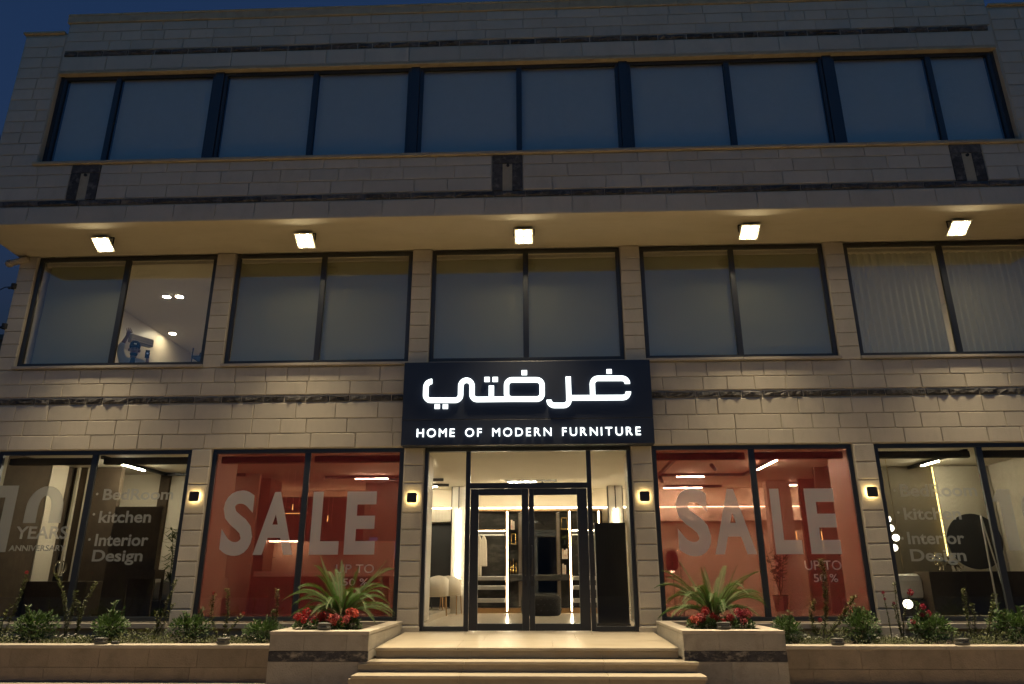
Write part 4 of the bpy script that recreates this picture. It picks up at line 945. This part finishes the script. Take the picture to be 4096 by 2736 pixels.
# lion: body grown over a skeleton
def skin(name, pts, edges, mat, par=None, sub=2, root=0):
    me = bpy.data.meshes.new(name); me.from_pydata([p[:3] for p in pts], edges, []); me.update()
    o = link(name, me, mat, par, smooth=True)
    sk = o.modifiers.new('skin', 'SKIN'); sk.use_smooth_shade = True
    if not me.skin_vertices: me.skin_vertices.new()
    for i, p in enumerate(pts):
        r_ = p[3]; me.skin_vertices[0].data[i].radius = (r_, p[4] if len(p) > 4 else r_)
        me.skin_vertices[0].data[i].use_root = (i == root)
    s_ = o.modifiers.new('sub', 'SUBSURF'); s_.levels = sub; s_.render_levels = sub
    return o
ln = thing('lion_sculpture', 'shiny champagne metal lion sculpture standing on the dresser', 'sculpture', (7.44, 1.5, .896))
skin('body', [(.10, 0, .15, .055), (0, 0, .155, .055), (-.08, 0, .165, .06), (-.15, 0, .20, .062), (-.20, 0, .235, .05), (-.245, 0, .225, .03), (.17, 0, .145, .045),
              (-.10, .03, .08, .024), (-.12, .03, .01, .018), (-.07, -.035, .08, .024), (-.09, -.035, .01, .018), (.15, .03, .08, .026), (.17, .03, .045, .016), (.16, .03, .01, .016), (.19, -.03, .08, .026), (.215, -.03, .045, .016), (.20, -.03, .01, .016),
              (.23, 0, .12, .010), (.27, 0, .07, .008), (.29, 0, .09, .010)],
     [(0, 1), (1, 2), (2, 3), (3, 4), (4, 5), (0, 6), (2, 7), (7, 8), (2, 9), (9, 10), (6, 11), (11, 12), (12, 13), (6, 14), (14, 15), (15, 16), (6, 17), (17, 18), (18, 19)], 'goldlion', ln)
m = MB(); r_ = random.Random(9)
for k in range(260):
    d = Vector((r_.gauss(.25, .6), r_.gauss(0, 1), r_.gauss(0, 1))).normalized(); p = Vector((-.16, 0, .215))+Vector((d.x*.055, d.y*.07, d.z*.085)); m.leaf(p, d+Vector((.4, 0, -.5)), (d.y, -d.x, .3), .034, .022)
m.build('mane', 'goldlion', ln)
# slanted stand lamp in front of the dresser
sl_ = thing('stand_light', 'slim pale stand lamp with a square base in front of the dresser', 'lamp', (7.88, 1.0, .121))
MB().box(-.13, .13, -.10, .10, .0, .02).build('base', 'wave', sl_, bevel=.004); MB().tube([(0, 0, .02), (.03, 0, 1.70)], .016, 8).build('pole', 'silver', sl_)
MB().tube([(.03, 0, 1.70), (.24, .1, .35)], .013, 8).build('slanting_arm', 'silver', sl_)

# ------------------------------------------------------------------ inside: first floor
struct('upper_ceiling', MB().box(-9.4, 9.4, .30, 7.0, 6.68, 6.74), 'ceil'); struct('upper_back_wall', MB().box(-9.4, 9.4, 6.4, 6.5, 3.31, 6.68), 'cream')
for x_ in (-5.655, -1.93, 1.93, 5.655): struct('upper_partition', MB().box(x_-.06, x_+.06, .31, 6.4, 3.31, 6.68), 'cream')
dl = None
for x_, y_, lab in ((-7.91, 2.16, 'round ceiling downlight in the left upper room, left of the front pair'), (-7.63, 2.16, 'round ceiling downlight in the left upper room, right of the front pair'), (-9.0, 4.61, 'single round ceiling downlight deep in the left upper room')):
    if dl is None:
        dl = thing('downlight', lab, 'ceiling light', (x_, y_, 6.68), 0, 'downlights in the left upper room')
        MB().lathe([(.075, -.010), (.075, -.001)], 18).build('lens', 'down', dl); MB().lathe([(.095, -.006), (.095, -.0005)], 18).build('trim_ring', 'white', dl)
    else: copy_tree(dl, None, (x_, y_, 6.68), 0, lab)
for k, x_ in enumerate((-3.8, 0., 3.8, 7.4)):  # unseen lights added in these bays so the blinds and curtains glow
    c_ = copy_tree(dl, None, (x_, 4.0, 6.68), 0, 'unseen ceiling light added to glow through the blinds of the %s' % ('second bay', 'middle bay above the sign', 'fourth bay', 'curtained right bay')[k])
    lens = [q for q in c_.children if q.name.startswith('lens')][0]; lens.data = lens.data.copy(); lens.data.materials.clear(); lens.data.materials.append(M['bay_backlight'])
ac = thing('air_conditioner', 'white wall air conditioner above the person in the left upper room', 'air conditioner', (-9.0, 3.3, 5.95))
MB().prism([(-.42, .0), (.42, .0), (.42, .30), (-.42, .30)], -.12, .12).build('casing', 'ac', ac, bevel=.05); MB().box(-.38, .38, -.125, -.10, .03, .05).build('louvre', 'dark', ac); MB().box(-.38, .38, -.123, -.11, .12, .125).build('seam', 'dark', ac)
ac.rotation_euler = (0, 0, R(62)); ac.scale = (.66, .66, .66)
struct('upper_partition', MB().box(-9.39, -9.30, .5, 6.4, 3.31, 6.68), 'cream')
sh = thing('metal_shelf', 'black metal shelf rack at the right of the open upper window', 'shelf', (-6.28, 1.0, 3.31))
for dx in (-.2, .3):
    for dy in (-.15, .15): MB().tube([(dx, dy, 0), (dx, dy, 1.75 if dx < 0 else 1.75)], .012, 5).build('post', 'black', sh)
for z_ in (1.25, 1.58): MB().box(-.21, .31, -.16, .16, z_-.012, z_+.012).build('shelf_board', 'black', sh)
MB().tube([(-.2, -.15, 1.56), (.1, -.15, 1.36)], .01, 5).build('brace', 'black', sh)
wb_ = tag(MB().lathe([(.09, 0), (.12, .02), (.12, .22), (.10, .27), (.04, .30)], 16, (-6.22, 1.0, 4.903)).build('water_bottle', 'blue_bottle', smooth=True), 'dark water bottle on the black metal shelf', 'bottle')
fr = thing('picture_frame', 'dark frame on the wall below the shelf in the left upper room', 'frame', (-6.7, 1.6, 4.5))
for a_, b_, c_, d_ in ((-.32, .32, .30, .34), (-.32, -.28, -.5, .30), (.28, .32, -.5, .30)): MB().box(a_, b_, -.02, .02, c_, d_).build('frame_bar', 'dark', fr)

# ------------------------------------------------------------------ the person at the upper window
px_, py_, prz = -7.47, .56, R(31)
pe = thing('person', 'person in an off-white jacket and dark cap waving at the upper left window', 'person', (px_, py_, 3.31), prz)
def J(x, z, y=0.): return (x, y, z)
body = [(0, .02, .92, .13, .10), (0, .02, 1.12, .13, .10), (0, .01, 1.32, .15, .10), (0, 0, 1.40, .06, .06), (0, -.02, 1.45, .052, .05), (0, -.05, 1.50, .066, .08), (0, -.05, 1.58, .078, .092), (0, -.045, 1.66, .062, .078),
        (-.17, 0, 1.40, .055, .055), (-.235, -.02, 1.58, .044, .044), (-.155, -.09, 1.79, .032, .032), (-.14, -.10, 1.86, .028, .036),
        (.17, 0, 1.36, .055, .055), (.27, -.04, 1.14, .044, .044), (.235, -.20, 1.38, .030, .030), (.225, -.22, 1.44, .026, .034),
        (-.09, .02, .88, .085, .085), (-.10, .0, .48, .060, .060), (-.10, .04, .08, .042, .042), (-.11, -.08, .03, .035, .03), (.09, .02, .88, .085, .085), (.10, .0, .48, .060, .060), (.10, .04, .08, .042, .042), (.11, -.08, .03, .035, .03)]
bedg = [(0, 1), (1, 2), (2, 3), (3, 4), (4, 5), (5, 6), (6, 7), (2, 8), (8, 9), (9, 10), (10, 11), (2, 12), (12, 13), (13, 14), (14, 15), (0, 16), (16, 17), (17, 18), (18, 19), (0, 20), (20, 21), (21, 22), (22, 23)]
# fingers of both hands
fp = list(body); fe = list(bedg)
def hand(ci, dirs, thumb, L):
    b_ = fp[ci]
    for k, (dx, dy, dz) in enumerate(dirs):
        o_ = (b_[0]+(k-1.5)*.017, b_[1], b_[2]+.02); i = len(fp); l_ = L[k]
        fp.append((*o_, .010)); fp.append((o_[0]+dx*l_*.5, o_[1]+dy*l_*.5, o_[2]+dz*l_*.5, .0085)); fp.append((o_[0]+dx*l_, o_[1]+dy*l_-.01, o_[2]+dz*l_, .007)); fe.extend([(ci, i), (i, i+1), (i+1, i+2)])
    i = len(fp); fp.append((b_[0]+thumb[0]*.4, b_[1]+thumb[1]*.4, b_[2]+thumb[2]*.4, .011)); fp.append((b_[0]+thumb[0], b_[1]+thumb[1], b_[2]+thumb[2], .009)); fe.extend([(ci, i), (i, i+1)])
hand(11, [(-.25, -.1, .95), (-.05, -.1, 1), (.1, -.1, 1), (.3, -.1, .93)], (.065, -.02, .03), (.07, .085, .08, .06))
hand(15, [(-.3, -.6, .6), (-.1, -.65, .6), (.1, -.65, .6), (.2, -.6, .55)], (-.03, -.04, .075), (.05, .055, .055, .05))
bo = skin('body', fp, fe, 'skin', pe, 2)
jk = [(0, .02, .86, .165, .125), (0, .02, 1.10, .165, .125), (0, .01, 1.30, .18, .125), (0, .0, 1.40, .10, .09), (-.17, 0, 1.39, .078, .078), (-.235, -.02, 1.575, .064, .064), (-.19, -.06, 1.69, .050, .050), (.17, 0, 1.35, .078, .078), (.275, -.04, 1.13, .064, .064), (.245, -.17, 1.33, .048, .048)]
skin('jacket', jk, [(0, 1), (1, 2), (2, 3), (2, 4), (4, 5), (5, 6), (2, 7), (7, 8), (8, 9)], 'jacket', pe, 2)
skin('shirt', [(0, -.10, 1.22, .05, .03), (0, -.085, 1.36, .045, .03), (0, -.05, 1.43, .05, .045)], [(0, 1), (1, 2)], 'navy', pe, 1)
skin('trousers', [(0, .02, .90, .15, .115), (-.09, .02, .84, .10, .10), (-.10, 0, .48, .076, .076), (-.10, .04, .10, .06, .06), (.09, .02, .84, .10, .10), (.10, 0, .48, .076, .076), (.10, .04, .10, .06, .06)], [(0, 1), (1, 2), (2, 3), (0, 4), (4, 5), (5, 6)], 'navy', pe, 1)
m = MB().lathe([(.094, 1.605), (.098, 1.65), (.088, 1.705), (.05, 1.74), (.01, 1.75)], 18, (0, -.045, 0)); m.v = [(v[0]*.93, v[1]*1.06, v[2]) for v in m.v]
cp = m.build('cap', 'navy', pe, smooth=True)
MB().add([(-.078, -.11, 1.622), (-.05, -.20, 1.612), (0, -.225, 1.608), (.05, -.20, 1.612), (.078, -.11, 1.622), (-.078, -.11, 1.63), (-.05, -.20, 1.62), (0, -.225, 1.616), (.05, -.20, 1.62), (.078, -.11, 1.63)], [(0, 1, 2, 3, 4), (9, 8, 7, 6, 5), (0, 5, 6, 1), (1, 6, 7, 2), (2, 7, 8, 3), (3, 8, 9, 4)]).build('visor', 'navy', cp)
MB().box(-.022, .022, -.152, -.142, 1.65, 1.675).build('cap_badge', 'white', cp)
MB().lathe([(.035, 1.452), (.058, 1.465), (.066, 1.488), (.062, 1.500), (.05, 1.502)], 14, (0, -.066, 0)).build('beard', 'dark', pe, smooth=True)
for sx in (-1, 1):
    MB().ball((sx*.031, -.128, 1.582), .011, 8, 6, .7).build('eye', 'dark', pe); MB().ball((sx*.082, -.045, 1.565), .022, 8, 6, 1.4).build('ear', 'skin', pe, smooth=True); MB().box(sx*.031-.02, sx*.031+.02, -.138, -.128, 1.598, 1.604).build('eyebrow', 'dark', pe)
MB().add([(0, -.13, 1.585), (-.016, -.128, 1.542), (.016, -.128, 1.542), (0, -.156, 1.546)], [(0, 1, 3), (0, 3, 2), (1, 2, 3)]).build('nose', 'skin', pe); MB().box(-.024, .024, -.143, -.13, 1.512, 1.52).build('mouth', 'petal_pink', pe)
pe.scale = (1.03, 1.03, 1.03)
ph = thing('phone', 'black phone held up by the person at the upper window', 'phone', (px_+.225*math.cos(prz)+.275*math.sin(prz), py_+.225*math.sin(prz)-.275*math.cos(prz), 3.31+1.43), prz)
MB().box(-.037, .037, -.005, .005, 0, .155).build('casing', 'black', ph, bevel=.004); MB().prism([(.018*math.cos(k*.524), .09+.018*math.sin(k*.524)) for k in range(12)], -.007, -.0051).build('ring', 'silver', ph)

# ------------------------------------------------------------------ the left flank: pipe, cables, neighbour
pp = thing('drain_pipe', 'short dirty drain pipe elbow under the overhang at the left corner', 'pipe', (-9.72, -.02, 6.55))
MB().tube([(.24, -.03, .05), (.10, -.04, .0), (-.08, -.05, -.05)], .06, 12).build('pipe', 'pvc', pp, smooth=True); MB().ball((-.08, -.05, -.05), .075, 12, 8).build('elbow', 'pvc', pp, smooth=True)
for z_, x1, z1, lab in ((6.05, -12.5, 7.0, 'upper sagging cable with an insulator fixed to the left pier'), (5.25, -12.5, 5.9, 'lower sagging cable fixed to the left pier')):
    t = thing('cable', lab, 'cable', (-9.66, -.01, z_))
    MB().tube([(0, 0, 0), (-.5, .4, .16*(z1-z_)*1.05), (-1.6, 1.4, (z1-z_)*.45), (-2.84, 2.5, z1-z_)], .010, 5).build('wire', 'black', t); MB().tube([(-.10, .08, .02), (-.26, .21, .06)], .024, 8).build('insulator', 'black', t); MB().lathe([(.05, -.05), (.05, .05)], 8).build('anchor', 'dark', t)
nb = thing('neighbour_house', 'dark flat-roofed neighbouring house at the left edge', 'building', (-16, 9, -.57))
MB().box(-5, 4.2, -3, 6, 0, 7.6).build('wall', 'neigh', nb); MB().box(-5.1, 4.3, -3.1, 6.1, 7.6, 7.75).build('roof_edge', 'neigh', nb)
wt = thing('water_tank', 'dark round water tank lying on the neighbouring roof', 'tank', (-12.4, 6.6, 7.18)); m = MB().lathe([(.1, -1.1), (.5, -1.0), (.56, -.8), (.56, .8), (.5, 1.0), (.1, 1.1)], 16); o = m.build('drum', 'neigh', wt, smooth=True); o.rotation_euler = (R(90), 0, R(-60)); o.location = (0, 0, .62)
for dx in (-.5, .5): MB().box(dx-.06, dx+.06, -.3, .3, 0, .15).build('cradle', 'neigh', wt)
tag(MB().tube([(-9.45, YF+.1, 10.90), (-9.45, YF+.1, 11.0)], .015, 6).build('roof_rod', 'black'), 'short black rod standing on the left parapet', 'rod')

# ------------------------------------------------------------------ planting
def frond_mesh(L, rise, curl, seed):
    r_ = random.Random(seed); ra = MB(); lf = MB(); n = 12; pts = []
    for i in range(n+1):
        t = i/n; pts.append(Vector((L*t*(1-.12*t), 0, rise*L*t-curl*L*t*t)))
    ra.tube(pts, .010, 5, .003)
    for i in range(50):
        t = .10+.89*i/49; k = min(n-1, int(t*n)); q = pts[k].lerp(pts[k+1], t*n-k); d = (pts[k+1]-pts[k]).normalized()
        l_ = .125*math.sin(math.pi*min(1, .22+.80*t))**.8*r_.uniform(.85, 1.1)+.02
        for s_ in (-1, 1):
            dv = d*(.85+.6*t)+Vector((0, s_*(1.0-.45*t), .40)); w = .0042+.002*r_.random(); dv.normalize(); nn = dv.cross(d).normalized(); e_ = q+dv*l_+Vector((0, 0, -.02*r_.random()))
            lf.add([q-d*w, q+d*w, q+dv*l_*.6+d*w*.9, e_, q+dv*l_*.6-d*w*.9], [(0, 1, 2, 4), (4, 2, 3)])
    return ra.mesh('frond'), lf.mesh('leaflets')
FR = [frond_mesh(.92, 1.28, .85, 1), frond_mesh(.98, 1.02, .85, 2), frond_mesh(.95, .62, .62, 3), frond_mesh(.84, 1.6, .75, 4), frond_mesh(.60, 1.6, .2, 5)]
def sago(x, y, z, rz, lab, seed, sc):
    r_ = random.Random(seed); t = thing('sago_palm', lab, 'palm', (x, y, z), rz, 'sago palms in the planters')
    MB().lathe([(.10, -.02), (.13, .04), (.12, .11), (.07, .17), (.02, .19)], 14).build('trunk', 'stem', t)
    for k in range(46):
        a_ = k*2.399+r_.uniform(-.2, .2); kind = (2, 1, 0, 1, 2, 0, 3)[k % 7] if k < 42 else 4
        ra, lf = FR[kind]; o = link('frond', ra, 'stem', t); o.location = (.03*math.cos(a_), .03*math.sin(a_), .15); o.rotation_euler = (r_.uniform(-.25, .25), r_.uniform(-.1, .1), a_); s_ = sc*r_.uniform(.85, 1.1); o.scale = (s_, s_, s_)
        link('leaflets', lf, 'leaf_palm', o)
sago(-2.66, -1.30, .14, .3, 'sago palm with arching green fronds in the left planter', 1, .92); sago(2.64, -1.25, .14, 1.4, 'sago palm with arching green fronds in the right planter', 2, .88)

def flower_head(r_, rad, n=46):
    m = MB()
    for k in range(n):
        d = Vector((r_.gauss(0, 1), r_.gauss(0, 1), r_.gauss(.25, 1))).normalized(); p = d*rad*r_.uniform(.6, 1.); a_ = d.orthogonal().normalized(); b_ = d.cross(a_); w = rad*.36
        m.add([p, p+a_*w+d*w*.5, p+(a_+b_)*w*.9+d*w*.7, p+b_*w+d*w*.5], [(0, 1, 2, 3)]); m.add([p, p-a_*w+d*w*.5, p-(a_+b_)*w*.9+d*w*.7, p-b_*w+d*w*.5], [(0, 1, 2, 3)])
    return m.mesh('flower_head')
_r = random.Random(21); HEAD = [flower_head(_r, 1.0) for _ in range(4)]
HMAT = {}
def head(par, loc, rad, mat, r_):
    k = (r_.randrange(4), mat)
    if k not in HMAT: me = HEAD[k[0]].copy(); me.materials.append(M[mat]); HMAT[k] = me
    o = link('flower_head', HMAT[k], None, par); o.location = loc; o.scale = (rad, rad, rad*.9); o.rotation_euler = (r_.uniform(0, 6), r_.uniform(0, 6), 0); return o
def clump(r_, n, rx, ry, rz, L, W, zc, fill=.3):
    m = MB()
    for k in range(n):
        d = Vector((r_.gauss(0, 1), r_.gauss(0, 1), r_.gauss(.1, 1))).normalized(); q = r_.uniform(fill, 1.)**.6
        p = Vector((d.x*rx*q, d.y*ry*q, zc+d.z*rz*q)); dd = d+Vector((r_.uniform(-.6, .6), r_.uniform(-.6, .6), r_.uniform(-.2, .8))); m.leaf(p, dd, (dd.y, -dd.x, r_.uniform(-.5, .5)), L*r_.uniform(.6, 1.15), W*r_.uniform(.7, 1.1))
    return m
def geranium(x, y, z, lab, mats, nh, seed, zs=.2, wid_=.13):
    r_ = random.Random(seed); t = thing('geranium', lab, 'flowers', (x, y, z), 0, 'geraniums around the sago palms')
    clump(r_, 260, wid_*1.1, wid_, .095, .045, .042, .07).build('foliage', 'leaf_dark', t)
    for k in range(nh):
        a_ = 6.28*k/nh+r_.uniform(-.5, .5); q = r_.uniform(.2, 1.)*wid_; p = (q*math.cos(a_), q*math.sin(a_)-.04, zs*r_.uniform(.55, 1.1)); head(t, p, r_.uniform(.036, .052), r_.choice(mats), r_)
        MB().tube([(p[0]*.4, p[1]*.4, .0), p], .004, 4).build('stem', 'stem', t)
geranium(-3.02, -1.95, .115, 'deep red geranium at the left front of the left planter', ['petal_red'], 6, 1, .26, .10); geranium(-2.80, -1.78, .115, 'dark red and coral geranium left of the palm in the left planter', ['petal_red', 'petal_red', 'petal_coral'], 6, 2, .2)
geranium(-2.55, -1.85, .115, 'pink geranium before the palm in the left planter', ['petal_pink', 'petal_coral'], 6, 3, .17); geranium(-2.36, -1.80, .115, 'coral geranium right of the palm in the left planter', ['petal_coral', 'petal_coral', 'petal_pink'], 5, 4, .24, .11)
geranium(2.27, -1.80, .12, 'pale coral geranium at the left of the right planter', ['petal_coral', 'petal_pink'], 5, 5, .2, .11); geranium(2.45, -1.75, .12, 'deep red geranium before the palm in the right planter, left one', ['petal_red'], 6, 6, .25)
geranium(2.68, -1.80, .12, 'deep red geranium before the palm in the right planter, right one', ['petal_red'], 5, 7, .18); geranium(2.92, -1.72, .12, 'pink geranium at the right of the right planter', ['petal_pink', 'petal_mag', 'petal_pink'], 6, 8, .22, .12)

SHR = []
for k in range(5):
    r_ = random.Random(40+k); m = clump(r_, 700, (.23, .27, .18, .25, .2)[k], .17, (.16, .12, .2, .14, .18)[k], .046, .032, .17, .2); sp_ = MB()
    for q in range(5):
        a_ = r_.uniform(0, 6.28); b0 = Vector((0, 0, 0)); b1 = Vector((.13*math.cos(a_), .1*math.sin(a_), r_.uniform(.26, .46))); sp_.tube([b0, b0.lerp(b1, .5)+Vector((0, 0, .03)), b1], .006, 5, .003)
        for w in range(22): p = b0.lerp(b1, r_.uniform(.4, 1.)); d = Vector((r_.gauss(0, 1), r_.gauss(0, 1), r_.uniform(.2, 1.4))); m.leaf(p, d, (d.y, -d.x, 0), .055, .024)
    SHR.append((sp_.mesh('stems'), m.mesh('foliage')))
def shrub(x, y, lab, k, sc=1., rz=0.):
    t = thing('shrub', lab, 'shrub', (x, y, -.12), rz, 'leafy shrubs in the flower beds'); sc *= 1.22; t.scale = (sc, sc, sc); link('stems', SHR[k][0], 'stem', t); link('foliage', SHR[k][1], 'leaf_dark', t)
for x_, y_, lab, k, sc in ((-7.47, -.75, 'dark leafy shrub near the left edge of the left bed', 0, 1.1), (-6.33, -.72, 'dark leafy shrub before the left bedroom display', 1, 1.15), (-5.12, -.70, 'leafy shrub before the pier left of the left SALE window', 3, 1.05), (-3.93, -.85, 'leafy shrub tucked against the left planter', 1, .9),
                     (3.75, -.85, 'leafy shrub tucked against the right planter', 0, .95), (4.88, -.72, 'leafy shrub before the right SALE window', 4, 1.15), (5.85, -.75, 'leafy shrub with pink roses behind it right of the right pier', 1, 1.1), (7.03, -.7, 'leafy shrub at the right edge of the right bed', 3, 1.2), (-8.3, -.75, 'leafy shrub at the very left end of the left bed', 2, 1.)): shrub(x_, y_, lab, k, sc, rnd.uniform(0, 6))
COV = []
for k in range(2):
    r_ = random.Random(60+k); m = MB()
    for q in range(420):
        a_, d_ = r_.uniform(0, 6.28), r_.random()**.5; p = Vector((.33*d_*math.cos(a_), .16*d_*math.sin(a_), .02+.10*(1-d_*d_)*r_.random())); d = Vector((r_.gauss(0, .8), r_.gauss(0, .8), r_.uniform(.2, 1.))); m.leaf(p, d, (d.y, -d.x, 0), .035*r_.uniform(.6, 1.2), .012)
    f = MB()
    for q in range(16):
        a_, d_ = r_.uniform(0, 6.28), r_.random()**.5; c_ = Vector((.3*d_*math.cos(a_), .14*d_*math.sin(a_)-.04, .09+.06*r_.random()))
        for w in range(5): b_ = w*1.257; f.leaf(c_, (math.cos(b_), math.sin(b_)*.6-.3, .5), (-math.sin(b_), math.cos(b_), 0), .018, .014)
    COV.append((m.mesh('foliage'), f.mesh('white_flowers')))
def cover(x, y, lab, k, white=True, rz=0.):
    t = thing('ground_cover_plant', lab, 'plant', (x, y, -.12), rz, 'low plants in the flower beds'); link('foliage', COV[k][0], 'leaf_cover', t)
    if white: link('white_flowers', COV[k][1], 'petal_white', t, kind='stuff')
for x_, y_, lab, k, w in ((-7.75, -1.0, 'low plant with white blooms at the left end of the left bed', 0, True), (-6.63, -1.0, 'low plant with white blooms between two dark shrubs', 1, True), (-6.02, -1.0, 'low brownish plant without blooms behind the left garden lamp', 0, False), (-5.45, -1.0, 'low plant without blooms before the left pier', 1, False), (-4.18, -1.0, 'low plant with white blooms beside the garden lamp near the left planter', 0, True),
                     (4.02, -1.0, 'low plant with white blooms near the right planter', 1, True), (5.15, -1.0, 'low plant with white blooms before the right pier', 0, True), (6.5, -1.0, 'low plant without blooms at the right of the right bed', 1, False)): cover(x_, y_, lab, k, w, rnd.uniform(-.3, .3))
def rose(x, y, tips, lab, seed, flowers=(), L=.045, leafn=110, bushy=1.):
    r_ = random.Random(seed); t = thing('rose_bush', lab, 'rose bush', (x, y, -.12), 0, 'tall rose stems in the flower beds'); lf = MB()
    for (dx, dz, bend) in tips:
        pts = []
        for i in range(9): q = i/8; pts.append(Vector((dx*q+bend*math.sin(math.pi*q), -.05*q+r_.uniform(-.006, .006), dz*q)))
        MB().tube(pts, .008, 5, .004).build('stem', 'stem', t)
        for i in range(int(leafn*dz/.8)):
            q = r_.uniform(.18, 1.); k = min(7, int(q*8)); p = pts[k].lerp(pts[k+1], q*8-k); a_ = r_.uniform(0, 6.28); d = Vector((math.cos(a_), math.sin(a_), r_.uniform(-.1, .9))); lf.leaf(p, d, (d.y, -d.x, 0), L*r_.uniform(.7, 1.3)*bushy, L*.55*bushy)
    lf.build('foliage', 'leaf_rose', t)
    for fx_, fz_, rad, mat in flowers: head(t, (fx_, -.06, fz_), rad, mat, r_)
rose(-8.03, -.7, [(.25, 1.0, .03), (.1, .55, -.05)], 'rose stem with one red bloom at the far left', 1, [(.25, 1.02, .024, 'petal_red')])
rose(-7.05, -.7, [(-.27, 1.0, .10), (.10, .75, .02)], 'forked rose stem leaning left before the left window divider', 2, leafn=130)
rose(-6.86, -.72, [(.22, .89, -.05), (-.02, .6, .04)], 'rose stem leaning right before the words in the left window', 3, leafn=125)
rose(-5.68, -.7, [(.28, .92, .0), (.28, .56, .02), (.02, .45, .05)], 'branching rose stem before the pier at the left', 4)
rose(-4.62, -.72, [(.03, .78, .06), (-.16, .70, -.08), (.32, .42, .0)], 'forked rose stem with tiny blooms before the left SALE window', 5, [(-.16, .71, .02, 'petal_mag'), (.33, .43, .025, 'petal_red')], .05)
rose(-3.83, -.72, [(.02, .77, .03)], 'single upright rose stem beside the left planter', 6, leafn=125)
rose(4.30, -.7, [(.11, 1.19, .06), (-.05, .62, -.1), (.53, .66, .03)], 'tallest rose bush before the letters UP TO on the right', 7, [(-.02, .33, .03, 'petal_mag')], .06, 150)
rose(5.30, -.7, [(-.05, .70, .01)], 'thin rose stem with pink buds before the right pier, left one', 8, [(-.05, .71, .022, 'petal_mag'), (-.04, .62, .018, 'petal_mag')], .025)
rose(5.46, -.7, [(-.02, .85, -.02), (.18, .70, -.04), (-.09, .55, .0)], 'rose bush with a magenta bloom beside the right pier', 9, [(.18, .71, .045, 'petal_mag'), (-.08, .56, .02, 'petal_mag')], .035)
rose(5.80, -.72, [(-.02, .50, .02), (.04, .42, .03), (-.18, .30, -.02)], 'low rose bush with several magenta blooms right of the right pier', 10, [(-.02, .51, .04, 'petal_mag'), (.04, .42, .045, 'petal_mag'), (-.05, .40, .03, 'petal_mag'), (-.20, .31, .035, 'petal_mag')], .04)
rose(6.45, -.7, [(-.03, .76, -.02), (.06, .55, .03)], 'upright rose stem before the dresser at the right', 11, leafn=130)
rose(6.62, -.7, [(.25, .70, .0), (.30, .42, .12)], 'arching rose stem at the right before the dresser', 12, leafn=130)
for x0, x1, lab in ((-9.5, -3.35, 'mixed low greenery filling the left flower bed'), (3.35, 9.5, 'mixed low greenery filling the right flower bed')):
    r_ = random.Random(int(x0*3)); m = MB()
    for q in range(5200):
        x_, y_ = r_.uniform(x0, x1), r_.uniform(-1.10, -.25); hmp = .05+.11*max(0., math.sin(x_*3.1)+.6*math.sin(x_*7.3+1))+.03
        p = Vector((x_, y_, -.12+hmp*r_.random())); d = Vector((r_.gauss(0, .8), r_.gauss(0, .8), r_.uniform(.2, 1.2))); m.leaf(p, d, (d.y, -d.x, 0), .045*r_.uniform(.5, 1.2), .018*r_.uniform(.6, 1.2))
    o = m.build('ground_cover', 'leaf_cover', None, kind='stuff'); o['label'] = lab; o['category'] = 'ground cover'
